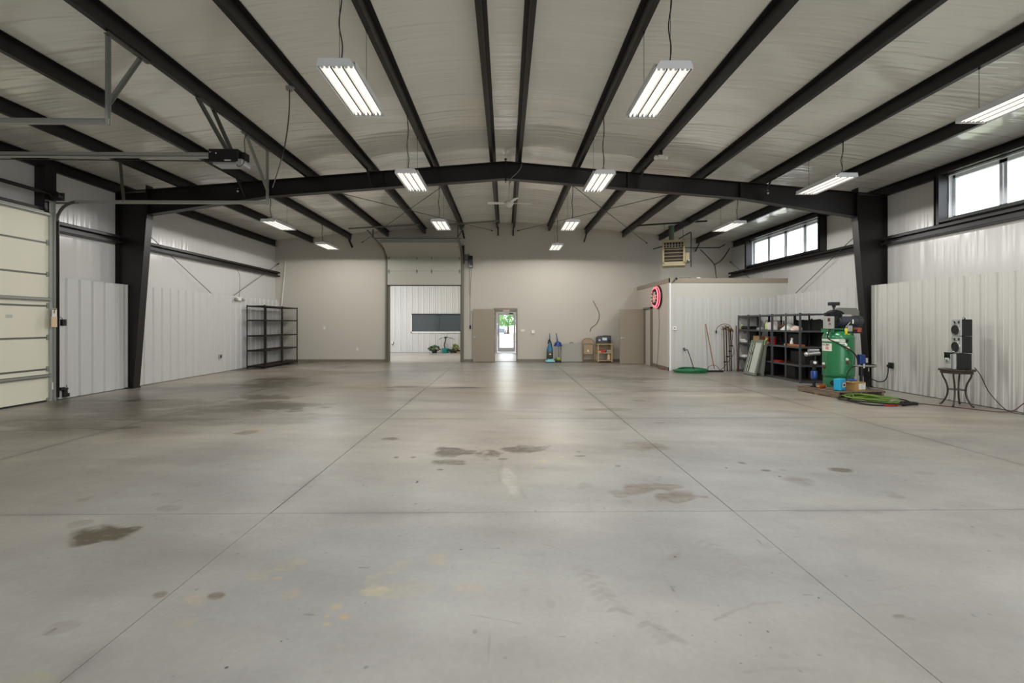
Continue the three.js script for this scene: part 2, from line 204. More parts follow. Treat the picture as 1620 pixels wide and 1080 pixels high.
for (const s of [[1.08, -2.41, 0.032, 0.014, -0.54, 0.32], [1.12, -2.43, 0.032, 0.014, -0.54, 0.32], [1.15, -2.45, 0.032, 0.014, -0.54, 0.32], [1.19, -2.47, 0.032, 0.014, -0.54, 0.32], [1.22, -2.49, 0.027, 0.014, -0.37, 0.32], [1.25, -2.50, 0.027, 0.014, -0.37, 0.32], [1.29, -2.51, 0.027, 0.014, -0.37, 0.32], [1.32, -2.53, 0.027, 0.014, -0.37, 0.32], [1.35, -2.54, 0.034, 0.014, -0.13, 0.32], [1.39, -2.54, 0.034, 0.014, -0.13, 0.32], [1.43, -2.55, 0.034, 0.014, -0.13, 0.32], [1.48, -2.55, 0.034, 0.014, -0.13, 0.32], [1.05, -2.04, 0.027, 0.014, -0.13, 0.30], [1.08, -2.05, 0.027, 0.014, -0.13, 0.30], [1.11, -2.05, 0.027, 0.014, -0.13, 0.30], [1.15, -2.06, 0.027, 0.014, -0.13, 0.30], [1.18, -2.06, 0.023, 0.014, -0.03, 0.30], [1.21, -2.06, 0.023, 0.014, -0.03, 0.30], [1.24, -2.06, 0.023, 0.014, -0.03, 0.30], [1.27, -2.06, 0.023, 0.014, -0.03, 0.30], [1.29, -2.06, 0.017, 0.014, 0.28, 0.30], [1.31, -2.06, 0.017, 0.014, 0.28, 0.30], [1.33, -2.05, 0.017, 0.014, 0.28, 0.30], [1.36, -2.05, 0.017, 0.014, 0.28, 0.30], [0.26, -3.25, 0.045, 0.008, 0.66, 0.25], [0.31, -3.22, 0.045, 0.008, 0.66, 0.25], [0.35, -3.18, 0.045, 0.008, 0.66, 0.25], [0.40, -3.15, 0.045, 0.008, 0.66, 0.25], [0.44, -3.11, 0.033, 0.008, 0.71, 0.25], [0.47, -3.09, 0.033, 0.008, 0.71, 0.25], [0.50, -3.06, 0.033, 0.008, 0.71, 0.25], [0.53, -3.03, 0.033, 0.008, 0.71, 0.25], [-0.17, -2.46, 0.028, 0.008, 0.32, 0.28], [-0.13, -2.45, 0.028, 0.008, 0.32, 0.28], [-0.10, -2.44, 0.028, 0.008, 0.32, 0.28], [-0.07, -2.43, 0.028, 0.008, 0.32, 0.28], [-0.03, -2.42, 0.027, 0.008, 0.28, 0.28], [0.00, -2.41, 0.027, 0.008, 0.28, 0.28], [0.03, -2.40, 0.027, 0.008, 0.28, 0.28], [0.06, -2.39, 0.027, 0.008, 0.28, 0.28], [2.12, -2.66, 0.047, 0.010, -0.24, 0.18], [2.17, -2.67, 0.047, 0.010, -0.24, 0.18], [2.23, -2.68, 0.047, 0.010, -0.24, 0.18], [2.29, -2.70, 0.047, 0.010, -0.24, 0.18], [2.35, -2.71, 0.034, 0.010, 0.09, 0.18], [2.39, -2.71, 0.034, 0.010, 0.09, 0.18], [2.43, -2.70, 0.034, 0.010, 0.09, 0.18], [2.47, -2.70, 0.034, 0.010, 0.09, 0.18], [1.90, -2.51, 0.044, 0.010, -0.06, 0.15], [1.96, -2.52, 0.044, 0.010, -0.06, 0.15], [2.01, -2.52, 0.044, 0.010, -0.06, 0.15], [2.06, -2.52, 0.044, 0.010, -0.06, 0.15], [2.12, -2.53, 0.033, 0.010, -0.17, 0.15], [2.16, -2.54, 0.033, 0.010, -0.17, 0.15], [2.20, -2.54, 0.033, 0.010, -0.17, 0.15], [2.24, -2.55, 0.033, 0.010, -0.17, 0.15], [-6.09, -5.92, 0.105, 0.030, -1.48, 0.25], [-6.08, -6.04, 0.105, 0.030, -1.48, 0.25], [-6.06, -6.17, 0.105, 0.030, -1.48, 0.25], [-6.05, -6.30, 0.105, 0.030, -1.48, 0.25], [-6.04, -6.44, 0.117, 0.030, -1.57, 0.25], [-6.04, -6.58, 0.117, 0.030, -1.57, 0.25], [-6.04, -6.72, 0.117, 0.030, -1.57, 0.25], [-6.04, -6.87, 0.117, 0.030, -1.57, 0.25], [-6.02, -7.12, 0.085, 0.050, -1.35, 0.60], [-6.00, -7.21, 0.085, 0.050, -1.35, 0.60], [-5.97, -7.32, 0.085, 0.050, -1.35, 0.60], [-5.95, -7.42, 0.085, 0.050, -1.35, 0.60], [-5.93, -7.53, 0.030, 0.050, -1.69, 0.60], [-5.93, -7.57, 0.030, 0.050, -1.69, 0.60], [-5.93, -7.61, 0.030, 0.050, -1.69, 0.60], [-5.94, -7.64, 0.030, 0.050, -1.69, 0.60], [-5.79, -8.17, 0.087, 0.055, -1.35, 0.65], [-5.76, -8.27, 0.087, 0.055, -1.35, 0.65], [-5.74, -8.37, 0.087, 0.055, -1.35, 0.65], [-5.72, -8.48, 0.087, 0.055, -1.35, 0.65], [-5.69, -8.59, 0.139, 0.055, -1.44, 0.65], [-5.67, -8.76, 0.139, 0.055, -1.44, 0.65], [-5.65, -8.92, 0.139, 0.055, -1.44, 0.65], [-5.62, -9.10, 0.139, 0.055, -1.44, 0.65], [-5.60, -9.28, 0.111, 0.055, -1.55, 0.65], [-5.60, -9.42, 0.111, 0.055, -1.55, 0.65], [-5.59, -9.55, 0.111, 0.055, -1.55, 0.65], [-5.59, -9.69, 0.111, 0.055, -1.55, 0.65]]) spot(s[0], s[1], s[2], s[3], s[4], s[5], SMOKE, 0.4);
for (const s of [[-9.08, -17.55, 1.29, 1.90, 0.50], [-5.64, -12.12, 0.97, 0.78, 0.45], [-4.40, -8.84, 0.89, 0.48, 0.40], [-5.27, -8.46, 1.02, 0.38, 0.30], [-7.10, -8.94, 1.32, 0.85, 0.30], [-6.70, -7.35, 1.08, 0.62, 0.28], [-7.12, -11.42, 0.92, 0.58, 0.25], [-4.66, -14.58, 0.78, 0.56, 0.20], [3.61, -12.82, 1.03, 0.58, 0.30], [2.37, -13.61, 0.91, 0.49, 0.20], [4.49, -10.43, 0.84, 0.29, 0.20]]) spot(s[0], s[1], s[2], s[3], 0, s[4], [88, 82, 68], 1.1);
const XS = [-HW, -5.63, -1.88, 1.84, 5.55, HW], ZS = [BACK, 0, -3.8, -7.55, -11.3, -15.09, -18.88];
const NEAR_SPOTS = (x0, x1, z0, z1) => SPOTS.filter((s) => s.x + s.R > x0 && s.x - s.R < x1 && s.z + s.R > z0 && s.z - s.R < z1);
function concrete(x, z, spots) {
  const big = fbm(x * 0.22 + 3, z * 0.3 + 8, 3), mid = fbm(x * 0.9 + 30, z * 1.6, 3), sweep = fbm(x * 0.8 + z * 0.3, z * 5 - x * 0.8, 3), calm = 1 - 0.8 * sstep(-6, -11, z), fine = 0.5 + (vnoise(x * 43, z * 43) - 0.5) * calm, brush = z < -10 ? fbm(x * 2 + 3, z * 7, 3) : fbm(x * 6 + 3, z * 26, 3);
  let k = 0.9 + 0.1 * (big - 0.5) * 2 + 0.09 * (mid - 0.5) * 2 + (0.035 + 0.05 * sstep(-4.5, -8, z)) * (sweep - 0.5) * 2 + 0.03 * (fine - 0.5) + 0.05 * (fbm(x * 4.1, z * 4.1, 3) - 0.5);
  const warm = (fbm(x * 0.35 + 50, z * 0.35 + 7, 2) - 0.5) * 14 + sstep(-4, -9, z) * 5;
  // worn, damp looking traffic area towards the left wall and the far shelves
  const room = sstep(-18.7, -18.9, z);
  const worn = (1 - room) * sstep(0.42, 0.68, fbm(x * 0.5 + 80, z * 0.55 + 11, 3) + 0.2 * (sweep - 0.5)) * sstep(-2.2, -5.2, x) * sstep(-5.0, -7.2, z);
  const worn2 = (1 - room) * sstep(0.5, 0.72, fbm(x * 0.45 + 20, z * 1.1 + 61, 3)) * sstep(-8, -12, z) * 0.55;
  const lane = sstep(0.58, 0.74, fbm(x * 1.3 + 5, z * 3 + 40, 3)) * 0.3;
  let r = (165 + warm) * k + room * 14, g = 163.5 * k + room * 18, b = (159 - warm) * k + room * 22;
  const w = Math.min(1, worn * 0.95 + worn2 * 0.55 + lane * 0.3) * 0.8 * (0.75 + 0.7 * calm * (brush - 0.4));
  r += (112 - r) * w; g += (104 - g) * w; b += (92 - b) * w;
  let near = 9; for (const q of XS) near = Math.min(near, Math.abs(x - q)); for (const q of ZS) near = Math.min(near, Math.abs(z - q));
  if (near < 0.12) { const q = 1 - 0.16 * Math.exp(-near / 0.04) * sstep(0.4, 0.7, fbm(x * 1.1, z * 1.1, 2)); r *= q; g *= q; b *= q; }
  const speck = vnoise(x * 21 + 9, z * 21 + 2); if (speck > 0.955 && z > -8) { const q = 1 - (speck - 0.955) * 5; r *= q; g *= q; b *= q; }
  for (const s of spots) {
    const dx = x - s.x, dz = z - s.z, u = (dx * s.co + dz * s.s) / s.a, v = (-dx * s.s + dz * s.co) / s.b, d = Math.sqrt(u * u + v * v);
    if (d > 1.7) continue;
    const n = fbm(x * 5 / (0.3 + s.a) * 0.6 + s.z * 7, z * 5 / (0.3 + s.b) * 0.6 + s.x * 5, 3) - 0.5, m = s.k * (s.c[0] < 90 ? 1.75 : s.c[0] < 130 ? 1.15 : 0.7) * sstep(1.2, 0.5, d + n * s.rag * 2.4) * (0.85 + 0.5 * (fine - 0.5) + 1.2 * (brush - 0.5));
    const q = Math.min(0.95, Math.max(0, m)); r += (s.c[0] - r) * q; g += (s.c[1] - g) * q; b += (s.c[2] - b) * q;
  }
  return [r, g, b];
}
const floor = struct('floor', slabBox(-HW - 0.1, HW + 0.1, -0.2, -0.06, -25.4, BACK + 0.1), mat('#3a352f', 0.9));
// foot traffic has dulled the sealer at the near end, it still shines deeper in
const shine = (x, z) => 0.5 - 0.18 * sstep(-4.2, -10.5, z) + 0.14 * (1 - 0.6 * sstep(-6, -11, z)) * (fbm(x * 1.3, z * 1.6, 3) - 0.5) + 0.06 * (vnoise(x * 19, z * 19) - 0.5) * sstep(-11, -6, z);
const floorBump = dataTexture(256, 256, (u, v) => grey(255 * (0.5 * tnoise(u, v, 24, 24, 1) + 0.5 * tnoise(u, v, 90, 90, 2))), false, [1.6, 1.6]);
function slab(x0, x1, z0, z1, N, gap = 0.0035) {
  const a = x0 + gap, b = x1 - gap, c = z0 + gap, d = z1 - gap, spots = NEAR_SPOTS(a, b, c, d);
  const map = dataTexture(N, N, (u, v) => { const x = a + (b - a) * u, z = d - (d - c) * v; return concrete(x, z, spots); }, true);
  const g = box(b - a, 0.055, d - c, (a + b) / 2, -0.0275, (c + d) / 2), m = mat('#ffffff', 1, 0, { map, roughnessMap: dataTexture(128, 128, (u, v) => grey(255 * shine(a + (b - a) * u, d - (d - c) * v))), bumpMap: floorBump.clone(), bumpScale: z1 < -7 ? 0 : 0.0006 });
  m.bumpMap.repeat.set((b - a) / 1.6, (d - c) / 1.6);
  return part(floor, 'slab', g, m);
}
for (let j = 0; j < 6; j++) for (let i = 0; i < 5; i++) slab(XS[i], XS[i + 1], ZS[j + 1], ZS[j], [96, i === 0 || i === 4 ? 640 : 1024, 768, 512, 384, 320][j], j > 1 ? 0.0035 : 0.002);
slab(-HW, -1.88, -25.3, -18.88, 320); slab(-1.88, 1.84, -25.3, -18.88, 192); slab(1.84, HW, -25.3, -18.88, 64);

// ------------------------------------------------------------------ roof: deck and the white insulation that sags between the purlins
const PURLINS = [-7.64, -6.14, -4.66, -3.18, -1.7, -0.3, 0.3, 1.7, 3.18, 4.66, 6.14, 7.64];
const deck = [];
for (const s of [-1, 1]) deck.push(bar(V(0, 5.72, (BACK + FAR - 0.3) / 2), V(s * (HW + 0.35), 5.72 - (HW + 0.35) * SLOPE, (BACK + FAR - 0.3) / 2), BACK - FAR + 0.6, 0.1));
const ceiling = struct('ceiling', join(deck), mat('#8a8a84', 0.8));
const edges = [-HW - 0.05, ...PURLINS, HW + 0.05];
for (let i = 0; i + 1 < edges.length; i++) {
  const a = edges[i] + 0.002, b = edges[i + 1] - 0.002, nx = 8, nz = 88, pos = [], nor = [], uv = [], idx = [], L = BACK - FAR + 0.1;
  const ridge = a < 0 && b > 0;
  const yAt = (x, z, t) => (ridge ? roofY(0.3) + 0.004 : roofY(x) + 0.045 * (1 - (2 * t - 1) ** 2)) - 0.006 * Math.sin(z * 5.2 + i * 1.7) * Math.sin(Math.PI * t) - 0.005 * Math.sin(z * 13.1 + i) * Math.sin(Math.PI * t);
  for (let k = 0; k <= nz; k++) for (let j = 0; j <= nx; j++) {
    const t = j / nx, x = a + (b - a) * t, z = FAR - 0.05 + (L * k) / nz;
    pos.push(x, yAt(x, z, t), z); uv.push(x, z);
  }
  for (let k = 0; k < nz; k++) for (let j = 0; j < nx; j++) { const p = k * (nx + 1) + j, q = p + nx + 1; idx.push(p, p + 1, q, p + 1, q + 1, q); }
  // thin closed blanket: the same grid 6 mm higher
  const n0 = pos.length / 3, top = pos.slice(); for (let q = 1; q < top.length; q += 3) top[q] += 0.006;
  const g = new THREE.BufferGeometry();
  const allIdx = idx.slice(); for (let q = 0; q < idx.length; q += 3) allIdx.push(idx[q] + n0, idx[q + 2] + n0, idx[q + 1] + n0);
  g.setAttribute('position', new THREE.Float32BufferAttribute(pos.concat(top), 3)); g.setAttribute('uv', new THREE.Float32BufferAttribute(uv.concat(uv), 2)); g.setIndex(allIdx); g.computeVertexNormals();
  part(ceiling, 'insulation_blanket', g, M.roofVinyl);
}

// ------------------------------------------------------------------ walls
const hole = (x0, x1, y0, y1) => new THREE.Path([[x0, y0], [x1, y0], [x1, y1], [x0, y1]].map(([x, y]) => new THREE.Vector2(x, y)));
function wallGeo(outline, holes, depth) {
  const s = new THREE.Shape(outline.map(([x, y]) => new THREE.Vector2(x, y))); s.holes = holes;
  return new THREE.ExtrudeGeometry(s, { depth, bevelEnabled: false });
}
const gable = [[-HW - 0.25, -0.06], [HW + 0.25, -0.06], [HW + 0.25, roofY(HW) + 0.1], [0, 5.66], [-HW - 0.25, roofY(HW) + 0.1]];
// side walls are drawn in (z, y) and turned
const sideGeo = (holes, s) => { const g = wallGeo([[FAR - 0.2, -0.06], [BACK + 0.2, -0.06], [BACK + 0.2, roofY(HW) + 0.12], [FAR - 0.2, roofY(HW) + 0.12]], holes, 0.2); g.rotateY(-Math.PI / 2); return g.translate(s > 0 ? HW + 0.2 : -HW, 0, 0); };
const DOOR_N = -5.72, DOOR_F = -9.42;
const wallLeft = struct('wall_left', join(sideGeo([hole(DOOR_F, DOOR_N, -0.05, 3.66)], -1)), M.wallVinyl);
const WINS = [[-17.45, -13.45, 'window'], [-9.64, -5.64, 'window'], [-1.9, 2.1, 'window']];
const wallRight = struct('wall_right', join(sideGeo(WINS.map(([a, b]) => hole(a, b, 3.66, 4.58)), 1)), M.wallVinyl);
const OD = { x0: -4.70, x1: -1.74, top: 4.24 }, PD = { x0: -0.43, x1: 0.42, top: 2.09 };
const wallFar = struct('wall_far', join(wallGeo(gable, [hole(OD.x0, OD.x1, -0.05, OD.top), hole(PD.x0 - 0.02, PD.x1 + 0.02, -0.05, PD.top + 0.02)], 0.15).translate(0, 0, FAR - 0.15)), M.drywall);
const wallBack = struct('wall_back', join(wallGeo(gable, [hole(2.4, 8.4, -0.05, 3.7)], 0.15).translate(0, 0, BACK)), M.wallVinyl);

// ribbed metal liner sheets, one mesh each
// the ribs are pressed away from the room, so each reads as a shaded groove
const sheetCache = new Map();
function sheetGeo(w, h, rib) {
  const key = w.toFixed(3) + '/' + h + '/' + rib; if (sheetCache.has(key)) return sheetCache.get(key);
  const pts = [[0, 0.002]], pitch = 0.305;
  for (let c = pitch / 2; c < w + 0.05; c += pitch) {
    for (const [o, d] of [[-0.038, 0.003], [-0.016, rib], [0.016, rib], [0.038, 0.003]]) if (c + o < w - 0.004) pts.push([c + o, d]);
    for (const m of [0.1, 0.205]) for (const [o, d] of [[-0.016, 0.003], [-0.006, 0.007], [0.006, 0.007], [0.016, 0.003]]) if (c + m + o < w - 0.004) pts.push([c + m + o, d]);
  }
  const last = pts[pts.length - 1][1]; pts.push([w - 0.0015, last], [w - 0.0015, -0.036], [0, -0.036]);
  const g = join(poly(pts, h).rotateX(Math.PI / 2).translate(0, h, 0));
  sheetCache.set(key, g); return g;
}
function liner(parent, from, to, h, place, m = M.liner, rib = -0.03) {
  for (let s = from; s < to - 0.02; s += 0.915) { const w = Math.min(0.915, to - s), o = part(parent, 'liner_sheet', sheetGeo(w, h, rib), m); place(o, s, w); }
}
const onLeft = (o, s) => { o.rotation.y = Math.PI / 2; o.position.set(LINER_L, 0.012, -s); };
const onRight = (o, s) => { o.rotation.y = -Math.PI / 2; o.position.set(LINER_R, 0.012, s); };
liner(wallLeft, 9.53, 11.26, 2.42, onLeft); liner(wallLeft, 11.29, 18.72, 2.42, onLeft); liner(wallLeft, -BACK, 5.6, 2.42, onLeft);
liner(wallRight, -15.2, -11.36, 2.42, onRight, M.liner); liner(wallRight, -11.21, BACK, 2.42, onRight, M.linerOld);

// ------------------------------------------------------------------ rooms behind the far wall
struct('wall_hall_back', join(wallGeo([[-HW, -0.05], [HW, -0.05], [HW, 4.4], [-HW, 4.4]], [hole(-0.5, 0.58, -0.05, 2.16)], 0.15).translate(0, 0, -25.35)), M.drywallWhite);
const hallBack = struct('wall_hall_liner', slabBox(-HW, -1.0, 0, 4.35, -25.22, -25.19), M.liner);
liner(hallBack, -9.1, -1.05, 4.2, (o, s) => o.position.set(s, 0.012, -25.15), M.liner, 0.016);
struct('wall_hall_left', join(wallGeo([[-25.35, -0.05], [-19.03, -0.05], [-19.03, 4.4], [-25.35, 4.4]], [hole(-24.6, -20, 0.9, 3.6)], 0.15).rotateY(-Math.PI / 2).translate(-HW, 0, 0)), M.drywallWhite);
struct('wall_hall_partition', slabBox(-1.0, -0.9, 0, 4.4, -25.2, -19.03), M.drywallWhite);
struct('wall_entry_right', slabBox(0.95, 1.05, 0, 4.4, -25.2, -19.03), M.drywallWhite);
struct('ceiling_hall', slabBox(-HW, -0.95, 4.4, 4.5, -25.35, -19.03), M.drywallWhite);
struct('ceiling_entry', slabBox(-0.95, 1.05, 2.6, 2.7, -25.3, -19.03), M.drywallWhite);

// ------------------------------------------------------------------ main frames of tapered steel: columns, rafters, plates, flange braces
const rafterTop = (x) => 5.36 - Math.abs(x) * SLOPE;
function frame(z, label) {
  const t = thing('steel_frame', label, 'steel frame', [0, 0, z]);
  for (const s of [-1, 1]) {
    const k = ([x, y]) => [s * x, y];
    const web = poly([[9.12, 0], [8.72, 0], [8.41, 4.06], [8.41, 4.62], [9.12, 4.58]].map(k), 0.012).translate(0, 0, -0.006);
    const c = part(t, 'column', [web, slabBox(s * 9.13, s * 9.115, 0, 4.62, -0.1, 0.1), slabBox(s * 9.13, s * 8.7, 0, 0.02, -0.12, 0.12)], M.primer);
    part(c, 'flange', bar(V(s * 8.72, 0.02, 0), V(s * 8.41, 4.06, 0), 0.2, 0.014, V(1, 0, 0)), M.primer);
    part(c, 'splice_plate', [slabBox(s * 8.425, s * 8.40, 3.98, 4.76, -0.1, 0.1)], M.primer);
    const lo = [[8.4, 4.08], [5.6, 4.52], [0, 4.965]], hi = [[8.4, rafterTop(8.4)], [0, rafterTop(0)]];
    const r = part(t, 'rafter', poly([...lo, hi[1], hi[0]].map(k), 0.012).translate(0, 0, -0.006), M.primer);
    part(r, 'flange', [bar(V(s * 8.4, 4.08, 0), V(s * 5.6, 4.52, 0), 0.2, 0.014), bar(V(s * 5.6, 4.52, 0), V(0, 4.965, 0), 0.2, 0.014)], M.primer);
    part(r, 'flange', bar(V(s * 9.1, rafterTop(9.1) - 0.006, 0), V(0, rafterTop(0) - 0.006, 0), 0.2, 0.014), M.primer);
    for (const x of [2.9, 5.6]) part(r, 'stiffener', slabBox(s * (x - 0.006), s * (x + 0.006), x < 4 ? 4.76 : 4.54, rafterTop(x) - 0.01, -0.09, 0.09), M.primer);
    for (const x of [3.18, 6.14]) part(r, 'flange_brace', angle(V(s * x, rafterTop(x) + 0.02, 0.42), V(s * (x - 0.02), x < 4 ? 4.74 : 4.5, 0.06), 0.045, 0.006), M.primer);
  }
  part(t, 'ridge_plate', [slabBox(-0.014, 0.014, 4.9, 5.43, -0.1, 0.1)], M.black);
  for (const [y, z2] of [[4.915, 0.11], [5.42, 0.11], [5.3, 0.11], [5.05, 0.11]]) part(t, 'bolt', rod(V(-0.035, y, z2 - 0.05), V(0.035, y, z2 - 0.05), 0.016), M.black);
  return t;
}
frame(FRAME, 'dark tapered steel frame spanning the hall with columns on both side walls');
frame(-3.64, 'dark tapered steel frame overhead beside the near end of the hall');

// ------------------------------------------------------------------ roof purlins: Z sections that run the whole length
const Zpurlin = (s) => poly([[-0.004 * s, 0], [-0.004 * s, 0.192], [-0.066 * s, 0.192], [-0.066 * s, 0.2], [0.004 * s, 0.2], [0.004 * s, 0.008], [0.066 * s, 0.008], [0.066 * s, 0.022], [0.07 * s, 0.022], [0.07 * s, 0]], BACK - FAR - 0.02);
const ORD = ['first', 'second', 'third', 'fourth', 'fifth', 'sixth'];
const zLeft = join(Zpurlin(-1)), zRight = join(Zpurlin(1));
PURLINS.forEach((x, i) => {
  const left = x < 0, n = left ? 5 - i : i - 6;
  const t = single('roof_purlin', `dark steel roof purlin running lengthwise, ${ORD[n]} on the ${left ? 'left' : 'right'} side of the ridge`, 'purlin', left ? zLeft : zRight, M.primer, 'lengthwise roof purlins');
  t.position.set(x, roofY(x) - 0.2, FAR + 0.01);
  // short struts from some purlin ends down to the end wall
});
for (const [x, s, where] of [[-6.14, 1, 'below the purlin near the left wall'], [-1.7, 1, 'above the white sectional door'], [-0.3, 0, 'just left of the ridge'], [0.3, 0, 'just right of the ridge'], [3.18, -1, 'right of the farthest light'], [7.64, -1, 'right of the unit heater']])
  single('strut', `short dark steel strut on the end wall, ${where}`, 'strut', join(angle(V(x, roofY(x) - 0.21, FAR + 0.3), V(x + 0.05 * s, roofY(x) - 0.5, FAR + 0.02), 0.05, 0.006)), M.primer);
for (const s of [-1, 1]) {
  const w = s < 0 ? 'left' : 'right';
  const e = poly([[0, 0], [0, 0.22], [-0.09 * s, 0.22], [-0.09 * s, 0.212], [-0.008 * s, 0.212], [-0.008 * s, 0.008], [-0.09 * s, 0.008], [-0.09 * s, 0]], BACK - FAR - 0.02);
  const t = single('eave_strut', `dark steel eave beam along the top of the ${w} wall under the roof`, 'beam', join(e), M.primer);
  t.position.set(s * (HW - 0.002), roofY(HW) - 0.23, FAR + 0.01);
}
// wall girts
const girt = (z0, z1, s, label) => {
  const x = s * HW, g = join(slabBox(x, x - s * 0.2, 3.555, 3.563, z0, z1), slabBox(x - s * 0.2, x - s * 0.194, 3.50, 3.563, z0, z1), slabBox(x - s * 0.01, x, 3.37, 3.56, z0, z1), slabBox(x, x - s * 0.2, 3.37, 3.378, z0, z1), slabBox(x - s * 0.2, x - s * 0.194, 3.37, 3.425, z0, z1), slabBox(x - s * 0.105, x - s * 0.098, 3.375, 3.56, z0, z1));
  return single('wall_girt', label, 'girt', g, M.primer, 'horizontal wall girts');
};
girt(FAR + 0.02, FRAME - 0.12, -1, 'dark horizontal steel girt on the left wall, between column and far corner');
girt(FRAME + 0.12, -9.56, -1, 'short dark steel girt on the left wall, between door jamb and column');
girt(FAR + 0.02, FRAME - 0.12, 1, 'dark horizontal steel girt on the right wall, beneath the smaller looking far window');
girt(FRAME + 0.12, -3.76, 1, 'dark horizontal steel girt on the right wall, beneath the near high window');
girt(-3.5, BACK, 1, 'dark horizontal steel girt on the right wall at the near end');

// brace rods
const brace = (a, b, label) => { const t = thing('brace_rod', label, 'brace rod', [0, 0, 0], 0); part(t, 'rod', rod(a, b, 0.009), M.steelRod); const d = b.clone().sub(a).normalize(); part(t, 'end_clamp', rod(b.clone().addScaledVector(d, -0.1), b, 0.024), M.steelRod); };
const RB = 'thin steel brace rod under the roof beyond the frame, ';
brace(V(-4.9, 4.86, FRAME - 0.05), V(-0.52, 5.22, FAR + 0.04), RB + 'ending just left of the ridge');
brace(V(4.9, 4.86, FRAME - 0.05), V(0.48, 5.22, FAR + 0.04), RB + 'ending just right of the ridge');
brace(V(-1.0, 5.16, FRAME - 0.05), V(-5.7, 4.74, FAR + 0.04), RB + 'ending left of the sectional door');
brace(V(1.2, 5.14, FRAME - 0.05), V(5.65, 4.74, FAR + 0.04), RB + 'ending above the unit heater');
brace(V(-8.98, 0.3, FAR + 0.2), V(-8.98, 4.05, FRAME - 0.15), 'thin steel brace rod on the left wall rising towards the column');
brace(V(-8.98, 0.5, FRAME - 0.3), V(-8.98, 3.9, FAR + 0.04), 'thin steel brace rod on the left wall rising towards the far corner');
brace(V(9.0, 0.3, FAR + 0.2), V(9.0, 4.1, FRAME - 0.15), 'thin steel brace rod on the right wall rising towards the column');
brace(V(9.0, 0.15, FRAME - 0.3), V(9.0, 4.0, FAR + 0.04), 'thin steel brace rod on the right wall rising towards the far corner');

// ------------------------------------------------------------------ high windows in the right wall
WINS.forEach(([a, b], i) => {
  const w = struct('window_' + (i + 1)), y0 = 3.66, y1 = 4.58, X = HW;
  part(w, 'jamb_post', [slabBox(X - 0.2, X, 3.565, roofY(HW) - 0.2, a - 0.07, a - 0.005), slabBox(X - 0.2, X - 0.006, 3.565, roofY(HW) - 0.2, a - 0.12, a - 0.11)], M.primer);
  part(w, 'jamb_post', [slabBox(X - 0.2, X, 3.565, roofY(HW) - 0.2, b + 0.005, b + 0.07), slabBox(X - 0.2, X - 0.006, 3.565, roofY(HW) - 0.2, b + 0.11, b + 0.12)], M.primer);
  part(w, 'sill', slabBox(X - 0.2, X, 3.6, 3.655, a, b), M.primer);
  part(w, 'head', slabBox(X - 0.2, X, 4.585, 4.64, a, b), M.primer);
  part(w, 'reveal', [slabBox(X, X + 0.2, y0, y0 + 0.012, a, b), slabBox(X, X + 0.2, y1 - 0.012, y1, a, b), slabBox(X, X + 0.2, y0, y1, a, a + 0.012), slabBox(X, X + 0.2, y0, y1, b - 0.012, b)], M.vinylFrame);
  const n = 4, L = (b - a) / n;
  for (let k = 0; k < n; k++) {
    const c = a + k * L + 0.015, d = c + L - 0.03, f = 0.055;
    const s = part(w, 'sash', [slabBox(X + 0.08, X + 0.16, y0 + 0.012, y0 + f + 0.02, c, d), slabBox(X + 0.08, X + 0.16, y1 - f - 0.02, y1 - 0.012, c, d), slabBox(X + 0.08, X + 0.16, y0, y1, c, c + f), slabBox(X + 0.08, X + 0.16, y0, y1, d - f, d)], M.vinylFrame);
    part(s, 'pane', slabBox(X + 0.115, X + 0.121, y0 + f, y1 - f, c + f, d - f), M.glass);
  }
});

